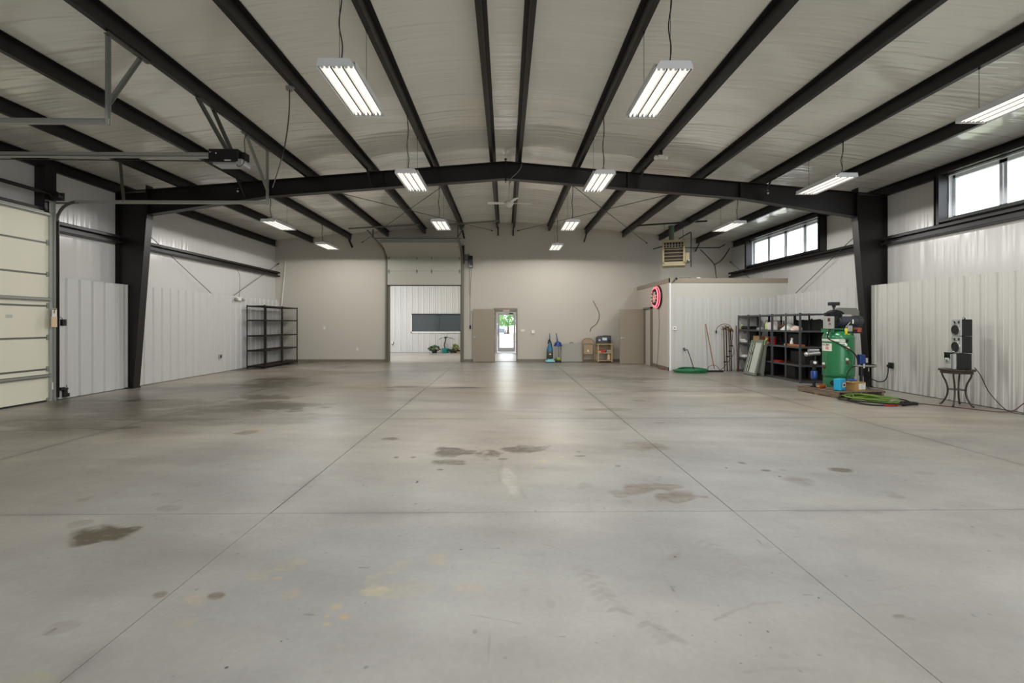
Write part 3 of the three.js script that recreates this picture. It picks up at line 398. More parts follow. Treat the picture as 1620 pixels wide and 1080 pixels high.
// ------------------------------------------------------------------ left overhead door: closed sections with galvanised struts, tracks, spring shaft, opener
{
  const d = struct('door_1'), X = LINER_L - 0.02, z0 = DOOR_N, z1 = DOOR_F, H = 3.66;
  const face = X - 0.03;
  for (let k = 0; k < 6; k++) {
    const y = k * 0.615 + 0.02, sec = part(d, 'door_section', rboxX(face - 0.05, face, y, y + 0.609, z1 + 0.02, z0 - 0.02), M.cream);
    if (k > 0) part(sec, 'joint_cover', slabBox(face, face + 0.008, y - 0.022, y + 0.012, z1 + 0.03, z0 - 0.03), M.galvDark);
    for (let q = 0; q < 4; q++) part(sec, 'hinge', slabBox(face, face + 0.018, y - 0.05, y + 0.05, z1 + 0.06 + q * 1.16 - 0.03, z1 + 0.06 + q * 1.16 + 0.03), M.galv);
  }
  for (const y of [0.5, 1.985, 3.64]) part(d, 'strut', [slabBox(face, face + 0.06, y + 0.03, y + 0.036, z1 + 0.03, z0 - 0.03), slabBox(face + 0.055, face + 0.06, y - 0.012, y + 0.036, z1 + 0.03, z0 - 0.03), slabBox(face, face + 0.055, y - 0.03, y - 0.024, z1 + 0.03, z0 - 0.03)], M.galv);
  part(d, 'bottom_seal', slabBox(face - 0.05, face, 0.0, 0.03, z1, z0), M.rubber);
  part(d, 'warning_print', slabBox(face, face + 0.0012, 1.62, 1.68, z1 + 0.72, z1 + 0.84), M.sageGlass, 'small grey printed label');
  for (const [z, s, far] of [[z1, 1, true], [z0, -1, false]]) {
    part(d, 'jamb', [slabBox(-HW - 0.1, X + 0.0, 0, H + 0.05, z - s * 0.1, z - s * 0.02)], M.galvDark);
    const o = z - s * 0.03;
    part(d, 'track_angle', [slabBox(X - 0.01, X + 0.05, 0.0, H + 0.25, o, o + s * 0.006), slabBox(X - 0.01, X - 0.004, 0.0, H + 0.25, o, o + s * 0.08)], M.galvTrack);
    part(d, 'vertical_track', [slabBox(X + 0.03, X + 0.09, 0.06, H - 0.1, o - s * 0.012, o - s * 0.006), slabBox(X + 0.085, X + 0.09, 0.06, H - 0.1, o - s * 0.03, o - s * 0.006)], M.primer);
    const arc = []; for (let k = 0; k <= 12; k++) { const a = (k / 12) * Math.PI / 2; arc.push(V(X + 0.06 + 0.38 * (1 - Math.cos(a)), H - 0.12 + 0.38 * Math.sin(a), o - s * 0.012)); }
    const yT = H + 0.26;
    part(d, 'track_curve', bentStrip(arc, 0.055, 0.02), M.galvDark);
    part(d, 'horizontal_track', [slabBox(X + 0.42, -4.72, yT - 0.03, yT - 0.024, o - 0.03, o + 0.02), slabBox(X + 0.42, -4.72, yT - 0.03, yT + 0.03, o - 0.003, o + 0.003), slabBox(X + 0.42, -4.72, yT + 0.024, yT + 0.03, o - 0.022, o + 0.022)], M.galvTrack);
    part(d, 'top_brace', slabBox(X, X + 0.5, H + 0.22, H + 0.25, o - 0.004, o + 0.004), M.galvDark);
    const py = roofY(4.66) - 0.2;
    part(d, 'hanger', angle(V(-4.73, yT - 0.04, o), V(-4.73, py, o), 0.038, 0.006, V(1, 0, 0)), M.galv);
    part(d, 'hanger_brace', angle(V(-4.72, yT + 0.22, o), V(-4.72, py, o - (far ? -0.8 : 0.5)), 0.04, 0.005, V(1, 0, 0)), M.galv);
    part(d, 'purlin_angle', angle(V(-4.72, py - 0.004, o + (far ? 0.95 : 0.05)), V(-4.72, py - 0.004, o - (far ? 0.05 : 0.62)), 0.045, 0.006), M.galvDark);
    if (far) part(d, 'hanger', angle(V(-7.55, yT, o), V(-7.62, roofY(7.6) - 0.2, o), 0.034, 0.005, V(1, 0, 0)), M.galvDark);
    const dz = z + s * 0.02;
    part(d, 'cable_drum', [rod(V(X + 0.12, H + 0.36, z - s * 0.02), V(X + 0.12, H + 0.36, z + s * 0.07), 0.075, 20), rod(V(X + 0.12, H + 0.36, z + s * 0.07), V(X + 0.12, H + 0.36, z + s * 0.09), 0.09, 20)], M.black);
    part(d, 'bearing_plate', slabBox(X - 0.02, X + 0.2, H + 0.28, H + 0.44, z - s * 0.05, z - s * 0.044), M.galvDark);
  }
  part(d, 'spring_shaft', rod(V(X + 0.12, H + 0.36, z0), V(X + 0.12, H + 0.36, z1), 0.014), M.black);
  part(d, 'spring', rod(V(X + 0.12, H + 0.36, z1 + 0.4), V(X + 0.12, H + 0.36, z1 + 1.5), 0.035, 14), M.black);
  part(d, 'header_beam', slabBox(-HW + 0.002, X - 0.04, H + 0.03, H + 0.11, z0 + 0.1, z1 - 0.06), M.black);
  part(d, 'door_post', slabBox(-HW + 0.002, -HW + 0.2, H + 0.02, roofY(HW) - 0.2, z1 - 0.11, z1 + 0.13), M.primer);
  part(d, 'door_post', slabBox(-HW + 0.002, -HW + 0.2, H + 0.02, roofY(HW) - 0.2, z0 - 0.13, z0 + 0.11), M.primer);
  part(d, 'spring_pad', slabBox(-HW + 0.002, -HW + 0.16, H + 0.12, roofY(HW) - 0.23, (z0 + z1) / 2 - 0.2, (z0 + z1) / 2 + 0.2), M.primer);
  part(d, 'warning_sticker', slabBox(X + 0.051, X + 0.0525, 0.23, 0.37, z1 + 0.03, z1 + 0.06), M.paper);
  // hang tags on the track
  const tg = thing('hang_tag', 'pair of cream warning tags tied to the left overhead door track', 'tag', [X + 0.1, 1.45, z1 + 0.06]);
  part(tg, 'tag_card', box(0.004, 0.2, 0.1, 0, 0.26, 0), M.paper); part(tg, 'tag_card', box(0.004, 0.2, 0.12, 0.006, 0.1, 0.01), M.manila); part(tg, 'tie', [box(0.01, 0.02, 0.08, 0, 0.345, 0), rod(V(0, 0.34, 0), V(0.01, 0.27, 0.01), 0.008)], M.brass);
  // opener on the ceiling
  const op = thing('door_opener', 'black overhead door opener with galvanised rail hung from the purlins', 'door opener', [-4.4, 4.12, -7.55]);
  part(op, 'motor_box', [rbox(0.46, 0.2, 0.26, 0.012, 0, 0.02, 0), rbox(0.09, 0.12, 0.14, 0.01, 0.26, 0.03, 0)], M.black);
  part(op, 'lens_cover', [rbox(0.4, 0.04, 0.24, 0.012, 0.03, -0.1, 0), rbox(0.1, 0.09, 0.25, 0.012, 0.24, -0.075, 0)], M.silver);
  for (const [a, b, c, e] of [[0.02, 0.12, -0.068, -0.05], [-0.12, -0.1, 0.04, 0.06], [-0.21, -0.19, 0.06, 0.075]]) part(op, 'label', slabBox(a, b, c, e, 0.1301, 0.1315), M.paper);
  part(op, 'rail', [slabBox(-4.55, -0.2, 0.045, 0.095, -0.03, 0.03), slabBox(-4.55, -0.2, 0.02, 0.03, -0.035, 0.035)], M.galvTrack);
  part(op, 'chain', rod(V(-4.5, -0.01, 0), V(-0.2, -0.03, 0), 0.008), M.black);
  for (const [dx, dz] of [[-0.12, 0.28], [0.1, -0.1]]) {
    part(op, 'hanger', angle(V(dx * 0.3 + 0.06, 0.1, 0.04), V(-0.3, roofY(4.7) - 0.2 - 4.12, dz), 0.045, 0.006, V(1, 0, 0)), M.galvDark);
  }
  part(op, 'power_cord', tube([V(0.2, -0.06, 0.1), V(0.22, -0.16, 0.12), V(0.3, -0.1, 0.1), V(0.26, 0.3, 0), V(0.1, 0.62, -0.3), V(-0.3, 0.85, -0.2)], 0.006, 40, 6), M.wire);
}
function rboxX(x0, x1, y0, y1, z0, z1) { return rbox(Math.abs(x1 - x0), y1 - y0, Math.abs(z1 - z0), 0.006, (x0 + x1) / 2, (y0 + y1) / 2, (z0 + z1) / 2); }
function bentStrip(pts, w, t) { const l = []; for (let i = 0; i + 1 < pts.length; i++) l.push(bar(pts[i], pts[i + 1], w, t, V(0, 0, 1))); return join(l); }

// ------------------------------------------------------------------ far overhead door, half raised over its opening
{
  const d = struct('door_2'), z = FAR + 0.1, { x0, x1, top } = OD;
  for (const [a, b] of [[x0 - 0.02, x0 + 0.07], [x1 - 0.07, x1 + 0.02]]) part(d, 'jamb', slabBox(a, b, 0, top, FAR - 0.17, FAR + 0.02), M.trimGrey);
  part(d, 'jamb', slabBox(x0, x1, top - 0.06, top, FAR - 0.17, FAR + 0.012), M.trimGrey);
  for (const [x, s] of [[x0, 1], [x1, -1]]) {
    const pts = [V(x - s * 0.03, 0.02, z), V(x - s * 0.03, 4.02, z)]; for (let k = 1; k <= 8; k++) { const a = (k / 8) * 1.2; pts.push(V(x - s * 0.03, 4.02 + 0.38 * Math.sin(a), z + 0.38 * (1 - Math.cos(a)))); }
    const e = pts[pts.length - 1]; pts.push(V(x - s * 0.03, 4.60, FAR + 2.0));
    const list = []; for (let i = 0; i + 1 < pts.length; i++) list.push(bar(pts[i], pts[i + 1], 0.055, 0.055, V(1, 0, 0)));
    part(d, 'track', list, M.galvDark);
    part(d, 'track_angle', slabBox(x - s * 0.075, x - s * 0.005, 0.02, 4.45, z - 0.09, z - 0.03), M.trimGrey);
    part(d, 'hanger', angle(V(x - s * 0.03, 4.6, FAR + 1.95), V(x - s * 0.03, roofY(x) - 0.28, FAR + 1.95), 0.04, 0.006, V(1, 0, 0)), M.galvDark);
    part(d, 'hanger_brace', angle(V(x - s * 0.03, 4.62, FAR + 1.9), V(x + (s > 0 ? -0.25 : 0.3), roofY(x) - 0.3, FAR + 1.95), 0.04, 0.006, V(0, 0, 1)), M.galvDark);
  }
  part(d, 'cross_angle', angle(V(-5.6, 4.905, FAR + 1.95), V(-3.1, 5.06, FAR + 1.95), 0.045, 0.006), M.galvDark);
  part(d, 'cross_angle', angle(V(-2.3, 5.04, FAR + 1.95), V(-0.25, 5.2, FAR + 1.95), 0.045, 0.006), M.galvDark);
  part(d, 'spring_shaft', rod(V(x0 - 0.1, 4.66, FAR + 1.42), V(x1 + 0.1, 4.66, FAR + 1.42), 0.02), M.galvDark);
  const secs = [[V(0, 3.05, z + 0.02), V(0, 3.6, z + 0.02)], [V(0, 3.605, z + 0.02), V(0, 4.15, z + 0.02)], [V(0, 4.155, z + 0.03), V(0, 4.42, z + 0.5)], [V(0, 4.424, z + 0.505), V(0, 4.58, z + 1.06)]];
  secs.forEach(([a, b], i) => {
    const w = x1 - x0 - 0.06, n = b.clone().sub(a).normalize(), g = bar(a, b, w, 0.045, V(0, -n.z, n.y)).translate((x0 + x1) / 2, 0, 0);
    const s = part(d, 'door_section', g, M.farPanel);
    const q = V(0, -n.z, n.y).multiplyScalar(i < 2 ? 0.03 : -0.03); if (i < 2) q.set(0, 0, 0.03);
    for (const fx of [0.02, 0.4, 0.6, 0.98]) { const x = x0 + 0.03 + w * fx; part(s, 'hinge', [bar(b.clone().addScaledVector(n, -0.05).add(q).setX(x), b.clone().addScaledVector(n, 0.05).add(q).setX(x), 0.05, 0.02, V(0, -n.z, n.y)), bar(b.clone().addScaledVector(n, -0.1).add(q).setX(x), b.clone().addScaledVector(n, -0.05).add(q).setX(x), 0.025, 0.02, V(0, -n.z, n.y))], M.galvDark); }
  });
  part(d, 'joint_line', slabBox(x0 + 0.04, x1 - 0.04, 4.14, 4.158, z + 0.04, z + 0.05), M.galvDark);
  part(d, 'track_post', slabBox(x1 + 0.0, x1 + 0.1, 3.9, 4.62, FAR + 0.002, FAR + 0.1), M.primer);
  part(d, 'strut', bar(V(x0 + 0.03, 4.6, z + 1.09), V(x1 - 0.03, 4.6, z + 1.09), 0.06, 0.12), M.galv);
  part(d, 'bottom_seal', slabBox(x0 + 0.03, x1 - 0.03, 3.01, 3.05, z - 0.01, z + 0.045), M.rubber);
  const j = thing('jackshaft_opener', 'black jackshaft opener mounted on the wall beside the white sectional door', 'door opener', [-1.39, 3.72, FAR]);
  part(j, 'housing', rbox(0.17, 0.47, 0.2, 0.02, 0, 0.24, 0.12), M.blackGloss); part(j, 'cover', rbox(0.09, 0.24, 0.02, 0.008, 0.02, 0.22, 0.225), M.darkGrey);
  part(j, 'mount', slabBox(-0.3, -0.05, 0.3, 0.55, 0.02, 0.07), M.galvDark);
  part(j, 'hoist_chain', [tube([V(-0.04, 0, 0.15), V(-0.05, -0.7, 0.15), V(-0.02, -1.1, 0.15), V(0.0, -0.7, 0.15), V(0.04, 0, 0.15)], 0.009, 40, 6)], M.galvDark);
  part(j, 'control_cord', rod(V(-0.02, -1.05, 0.13), V(-0.02, -2.28, 0.06), 0.006), M.wire);
  const b = single('push_button', 'small black push button station on the far wall beside the open door leaf', 'button', join(rbox(0.06, 0.15, 0.05, 0.008, -1.41, 1.38, FAR + 0.03)), M.black);
}

// ------------------------------------------------------------------ personnel door in the far wall, its leaf swung back on the wall
function hollowFrame(w, h, d, f) { return [slabBox(-w / 2 - f, -w / 2, 0, h + f, -d / 2, d / 2), slabBox(w / 2, w / 2 + f, 0, h + f, -d / 2, d / 2), slabBox(-w / 2, w / 2, h, h + f, -d / 2, d / 2)]; }
function leverLeaf(parent, w, h, m, hx) {
  const l = part(parent, 'door_leaf', rbox(w, h, 0.045, 0.003, 0, h / 2 + 0.012, 0), m);
  part(l, 'handle', [rod(V(hx, 0.98, 0.02), V(hx, 0.98, 0.06), 0.024, 14), rod(V(hx, 0.98, 0.065), V(hx + Math.sign(-hx) * 0.11, 0.98, 0.07), 0.011), rod(V(hx, 0.98, 0.01), V(hx, 0.98, 0.028), 0.034, 16)], M.silver);
  for (const y of [0.25, 1.0, 1.8]) part(l, 'hinge', cyl(0.009, 0.1, -Math.sign(hx) * (w / 2 + 0.004), y, -0.02, 8), M.silver);
  return l;
}
{
  const d = struct('door_3');
  part(d, 'door_frame', join(hollowFrame(0.85, 2.085, 0.2, 0.05)).translate(-0.005, 0, FAR - 0.06), M.trimGrey);
  part(d, 'threshold', slabBox(-0.43, 0.42, 0, 0.012, FAR - 0.14, FAR + 0.02), M.galvDark);
  const l = leverLeaf(d, 0.86, 2.08, M.doorLeaf, -0.37); l.position.set(-0.87, 0, FAR + 0.1); l.rotation.y = -0.03;
  const d4 = struct('door_4');
  part(d4, 'door_frame', [slabBox(5.2, 5.34, 0, 2.12, -16.97, -16.9), slabBox(5.2, 5.34, 0, 2.12, -17.84, -17.77), slabBox(5.2, 5.34, 2.06, 2.12, -17.84, -16.9)], M.trimGrey);
  const l4 = leverLeaf(d4, 0.9, 2.05, M.doorLeaf, -0.39); l4.position.set(4.745, 0, -17.76); l4.rotation.y = 0.04;
  // glazed entrance door beyond the passage
  const d5 = struct('door_5');
  part(d5, 'door_frame', join(hollowFrame(0.98, 2.1, 0.12, 0.06)).translate(0.04, 0, -25.25), M.alu);
  part(d5, 'door_leaf', [slabBox(-0.44, -0.33, 0.02, 2.09, -25.27, -25.22), slabBox(0.41, 0.52, 0.02, 2.09, -25.27, -25.22), slabBox(-0.33, 0.41, 1.98, 2.09, -25.27, -25.22), slabBox(-0.33, 0.41, 0.02, 0.24, -25.27, -25.22)], M.alu);
  part(d5, 'pane', slabBox(-0.33, 0.41, 0.24, 1.98, -25.25, -25.244), M.glass);
  part(d5, 'closer', rbox(0.22, 0.05, 0.06, 0.008, 0.3, 2.06, -25.18), M.darkGrey);
  part(d5, 'pull_handle', [rod(V(-0.38, 0.9, -25.17), V(-0.38, 1.3, -25.17), 0.012), rod(V(-0.38, 0.92, -25.17), V(-0.38, 0.92, -25.22), 0.01), rod(V(-0.38, 1.28, -25.17), V(-0.38, 1.28, -25.22), 0.01)], M.silver);
}
// interior window in the room beyond the raised door
{
  const w = struct('window_4'), z = -25.14, x0 = -4.97, x1 = -1.6, y0 = 1.1, y1 = 2.02;
  part(w, 'frame', [slabBox(x0 - 0.05, x1, y0 - 0.06, y0, z, z + 0.05), slabBox(x0 - 0.05, x0, y0 - 0.06, y1 + 0.03, z, z + 0.05), slabBox(x1, x1 + 0.05, y0 - 0.06, y1, z, z + 0.05)], M.white);
  part(w, 'shade_box', slabBox(x0 - 0.02, x1, y1 - 0.02, y1 + 0.03, z, z + 0.06), M.black);
  for (const [a, b] of [[x0, x0 + 1.42], [x0 + 1.46, x0 + 2.86], [x0 + 2.9, x1]]) part(w, 'pane', slabBox(a, b, y0, y1 - 0.02, z, z + 0.02), M.darkGlass);
  for (const a of [x0 + 1.42, x0 + 2.86]) part(w, 'mullion', slabBox(a, a + 0.04, y0, y1 - 0.02, z, z + 0.035), M.darkGrey);
}

// ------------------------------------------------------------------ office box in the far right corner
{
  const OX = 5.28, OZ = -15.22, TOP = 2.99;
  struct('wall_office_left', join(wallGeo([[FAR, 0], [OZ - 0.11, 0], [OZ - 0.11, TOP - 0.02], [FAR, TOP - 0.02]], [hole(-17.77, -16.97, -0.01, 2.06)], 0.11).rotateY(-Math.PI / 2).translate(OX + 0.11, 0, 0)), M.drywall);
  const f = struct('wall_office_front', slabBox(OX, HW, 0, TOP - 0.02, OZ - 0.11, OZ), M.drywallWhite);
  liner(f, OX + 0.03, 8.72, 2.36, (o, s) => o.position.set(s, 0.012, OZ + 0.008));
  part(f, 'corner_trim', [slabBox(OX - 0.012, OX + 0.06, 0, 2.84, OZ + 0.0, OZ + 0.014), slabBox(OX - 0.012, OX, 0, 2.84, OZ - 0.05, OZ + 0.014)], M.white);
  struct('roof_office', slabBox(OX, HW, TOP - 0.12, TOP - 0.02, FAR, OZ - 0.02), M.drywallWhite);
  struct('trim_1', slabBox(OX - 0.02, HW, 2.845, TOP, OZ - 0.02, OZ + 0.03), mat('#978c7c', 0.6));
  struct('trim_2', slabBox(OX - 0.02, OX + 0.02, 2.845, TOP, FAR, OZ + 0.03), mat('#978c7c', 0.6));
  const base = (n, x0, x1, z0, z1) => struct(n, slabBox(x0, x1, 0, 0.105, z0, z1), M.trimGrey);
  base('baseboard_far_left', -8.75, OD.x0 - 0.02, FAR, FAR + 0.012); base('baseboard_far_middle', OD.x1 + 0.03, PD.x0 - 0.06, FAR, FAR + 0.012); base('baseboard_far_right', PD.x1 + 0.05, OX, FAR, FAR + 0.012);
  base('baseboard_office_near', OX - 0.012, OX, -16.9, OZ); base('baseboard_office_far', OX - 0.012, OX, FAR, -17.84);
}

// ------------------------------------------------------------------ hanging six-tube lights: 1.2 m long, lengthwise along the hall
const LIGHT_Y = 4.17, LIGHT_W = 0.385, PITCH = 0.125;
function makeLight(drop) {
  const t = thing('hanging_light', '-', 'ceiling light', [0, LIGHT_Y, 0], 0, 'hanging six-tube lights');
  const w = LIGHT_W, L = 1.2;
  // white pan: a shallow trough with chamfered ends
  const top = [slabBox(-w / 2, w / 2, 0.055, 0.063, -L / 2 + 0.03, L / 2 - 0.03)];
  for (const s of [-1, 1]) top.push(bar(V(s * w / 2, 0.06, -L / 2 + 0.03), V(s * w / 2, 0.06, L / 2 - 0.03), 0.004, 0.01), bar(V(s * (w / 2 + 0.006), 0.03, -L / 2 + 0.02), V(s * (w / 2 + 0.006), 0.03, L / 2 - 0.02), 0.006, 0.066), poly([[-w / 2 - 0.009, 0], [w / 2 + 0.009, 0], [w / 2 - 0.035, 0.075], [-w / 2 + 0.035, 0.075]], 0.006).rotateX(s * 0.6).translate(0, 0.0, s * (L / 2)));
  part(t, 'housing', top, M.lampWhite);
  part(t, 'ballast_cover', [rbox(0.11, 0.045, L * 0.86, 0.008, 0, 0.085, 0)], M.lampWhite);
  part(t, 'maker_plate', box(0.05, 0.016, 0.002, 0.09, 0.035, L / 2 + 0.021).rotateX(0), M.tableGrey);
  for (let i = 0; i < 3; i++) {
    const x = (i - 1) * PITCH;
    part(t, 'reflector', [slabBox(x - 0.052, x + 0.052, 0.04, 0.043, -L / 2 + 0.04, L / 2 - 0.04), bar(V(x - 0.055, 0.026, -L / 2 + 0.04), V(x - 0.055, 0.026, L / 2 - 0.04), 0.003, 0.036), bar(V(x + 0.055, 0.026, -L / 2 + 0.04), V(x + 0.055, 0.026, L / 2 - 0.04), 0.003, 0.036)], M.white);
    for (const o of [-0.026, 0.026]) part(t, 'tube', rod(V(x + o, 0.02, -L / 2 + 0.045), V(x + o, 0.02, L / 2 - 0.045), 0.013, 10), M.tube);
  }
  for (const x of [-PITCH / 2, PITCH / 2]) part(t, 'divider', box(0.012, 0.02, L - 0.1, x, 0.02, 0), M.darkGrey);
  for (const s of [-1, 1]) for (let i = 0; i < 3; i++) for (const o of [-0.026, 0.026]) part(t, 'lamp_holder', box(0.024, 0.04, 0.03, (i - 1) * PITCH + o, 0.022, s * (L / 2 - 0.03)), M.white);
  for (const s of [-1, 1]) part(t, 'hanging_wire', [rod(V(-0.09, 0.06, s * 0.48), V(0, 0.16, s * 0.48), 0.0025, 5), rod(V(0.09, 0.06, s * 0.48), V(0, 0.16, s * 0.48), 0.0025, 5), rod(V(0, 0.16, s * 0.48), V(0, drop, s * 0.48), 0.003, 5), rod(V(0, drop - 0.02, s * 0.48), V(0, drop + 0.012, s * 0.48), 0.012, 8)], M.wire);
  part(t, 'power_cord', tube([V(0, 0.1, 0.44), V(0.02, drop * 0.28, 0.45), V(-0.012, drop * 0.5, 0.46), V(0.018, drop * 0.75, 0.47), V(0, drop, 0.5)], 0.0065, 30, 6), M.wire);
  return t;
}
function lampGlow(x, z, k = 1) {
  for (let i = 0; i < 3; i++) {
    const l = new THREE.RectAreaLight(LAMP_COLOR, LAMP * k, 0.1, 1.1);
    l.position.set(x + (i - 1) * PITCH, LIGHT_Y - 0.002, z); l.rotation.x = -Math.PI / 2; l.name = 'lamp'; scene.add(l);
  }
  for (const s of [-0.32, 0.32]) { const p = new THREE.SpotLight(LAMP_COLOR, SIDE * k, 0, Math.PI / 2 - 0.01, 0.04); p.position.set(x, LIGHT_Y - 0.03, z + s); p.target.position.set(x, 0, z + s); scene.add(p.target); p.target.name = 'lamp_aim'; p.castShadow = true; p.name = 'lamp_spill'; scene.add(p); }
}
const LR = 'lit white six-tube hanging light, ';
const LX = 1.755, OX2 = 6.17;
const LIGHTS = [
  [-LX, -5.5, 'nearest in the row just left of the ridge'], [-LX, -8.95, 'second in the row just left of the ridge'], [-LX, -12.9, 'third left of the ridge by the sectional door'],
  [LX, -5.5, 'nearest in the row just right of the ridge'], [LX, -8.95, 'second in the row just right of the ridge'], [LX, -12.9, 'third in the row just right of the ridge'], [LX, -16.55, 'farthest in the row right of the ridge'],
  [-OX2, -12.95, 'beside the left wall just beyond the steel frame'], [-OX2, -16.45, 'farthest one above the bare left part of the end wall'],
  [OX2, -5.6, 'on the right, cut by the picture edge'], [OX2, -9.06, 'on the right, in front of the steel frame'], [OX2, -13.0, 'on the right beyond the frame, above the office'],
  [-LX, -1.85, 'overhead in the near bay left of the ridge'], [LX, -1.85, 'overhead in the near bay right of the ridge'], [-LX, 1.8, 'at the near end left of the ridge'], [LX, 1.8, 'at the near end right of the ridge'], [OX2, -1.85, 'overhead in the near bay by the right wall'], [OX2, 1.8, 'at the near end by the right wall'],
];
{
  const inner = makeLight(roofY(1.7) - 0.2 - LIGHT_Y), outer = makeLight(roofY(6.14) - 0.2 - LIGHT_Y); let a = 0, b = 0;
  LIGHTS.forEach(([x, z, s]) => {
    const far = Math.abs(x) > 3, o = far ? (b++ ? dup(outer, [x, LIGHT_Y, z], 0, LR + s) : outer) : (a++ ? dup(inner, [x, LIGHT_Y, z], 0, LR + s) : inner);
    o.position.set(x, LIGHT_Y, z); o.userData.label = LR + s;
    lampGlow(x, z);
  });
}

// ------------------------------------------------------------------ ceiling fan hung under the ridge
{
  const t = thing('ceiling_fan', 'white three-blade ceiling fan hanging under the ridge beyond the frame', 'ceiling fan', [0.1, 4.82, -13]);
  part(t, 'rod', [cyl(0.014, 0.62, 0, 0.36, 0), lathe([[0.001, 0.6], [0.07, 0.62], [0.06, 0.68], [0.001, 0.7]], 16)], M.plasticWhite);
  part(t, 'motor', lathe([[0.001, -0.1], [0.06, -0.095], [0.1, -0.05], [0.13, 0.0], [0.12, 0.05], [0.05, 0.08], [0.001, 0.09]], 24), M.plasticWhite);
  for (const a of [0.06, Math.PI + 0.05, -1.25]) {
    const b = part(t, 'blade', [poly([[0.12, -0.03], [0.2, -0.065], [0.58, -0.07], [0.61, 0], [0.58, 0.07], [0.2, 0.065], [0.12, 0.03]], 0.008).rotateX(-Math.PI / 2 + 0.18)], M.white); b.rotation.y = a;
  }
  single('fan_cord', 'pale cord looping over the ridge of the frame to the ceiling fan', 'cord', join(tube([V(0.38, 5.36, FRAME + 0.06), V(0.36, 5.2, FRAME + 0.12), V(0.25, 5.05, FRAME + 0.13), V(0.13, 4.95, FRAME + 0.12), V(0.1, 4.94, FRAME - 0.3), V(0.14, 5.3, -12.4), V(0.1, 5.5, -13)], 0.008, 50, 6)), M.galv);
}
// junction box and its drop cord
{
  const t = thing('drop_cord', 'black drop cord with round junction box hanging from a purlin on the left', 'cord', [-3.27, 5.07, -7.2]);
  part(t, 'junction_box', [cyl(0.055, 0.05, 0, 0.005, 0, 18), rbox(0.04, 0.03, 0.06, 0.006, 0.05, 0.02, 0)], M.galv);
  part(t, 'cord', tube([V(0, -0.02, 0), V(-0.01, -0.4, 0.0), V(-0.07, -0.85, 0), V(-0.16, -1.2, 0.0), V(-0.26, -1.5, 0)], 0.008, 40, 6), M.wire);
  const e = thing('emergency_light', 'small white twin-lobed fixture hanging under a purlin on the right', 'emergency light', [3.22, 4.98, -9.78]);
  part(e, 'body', rbox(0.13, 0.06, 0.1, 0.015, 0, 0, 0), M.plasticWhite); part(e, 'bracket', slabBox(-0.02, 0.03, 0.03, 0.115, -0.03, 0.03), M.black);
  for (const s of [-1, 1]) part(e, 'lamp_head', lathe([[0.001, -0.05], [0.045, -0.045], [0.05, -0.01], [0.03, 0.03], [0.001, 0.035]], 16).translate(s * 0.1, -0.012, 0.02), M.plasticWhite);
  [[-6.32, 'left'], [6.28, 'right']].forEach(([x, w]) => {
    const t2 = thing('sensor', `tiny white sensor eye on the ${w} rafter of the steel frame`, 'sensor', [x, 4.64, FRAME + 0.02]);
    part(t2, 'eye', new THREE.SphereGeometry(0.024, 14, 10).translate(0, 0, 0.02), M.white); part(t2, 'back_box', rbox(0.07, 0.12, 0.02, 0.006, 0, 0.03, -0.004), M.black);
    part(t2, 'bracket', slabBox(-0.012, 0.012, 0.06, 0.075, 0, 0.02), M.silver);
  });
}
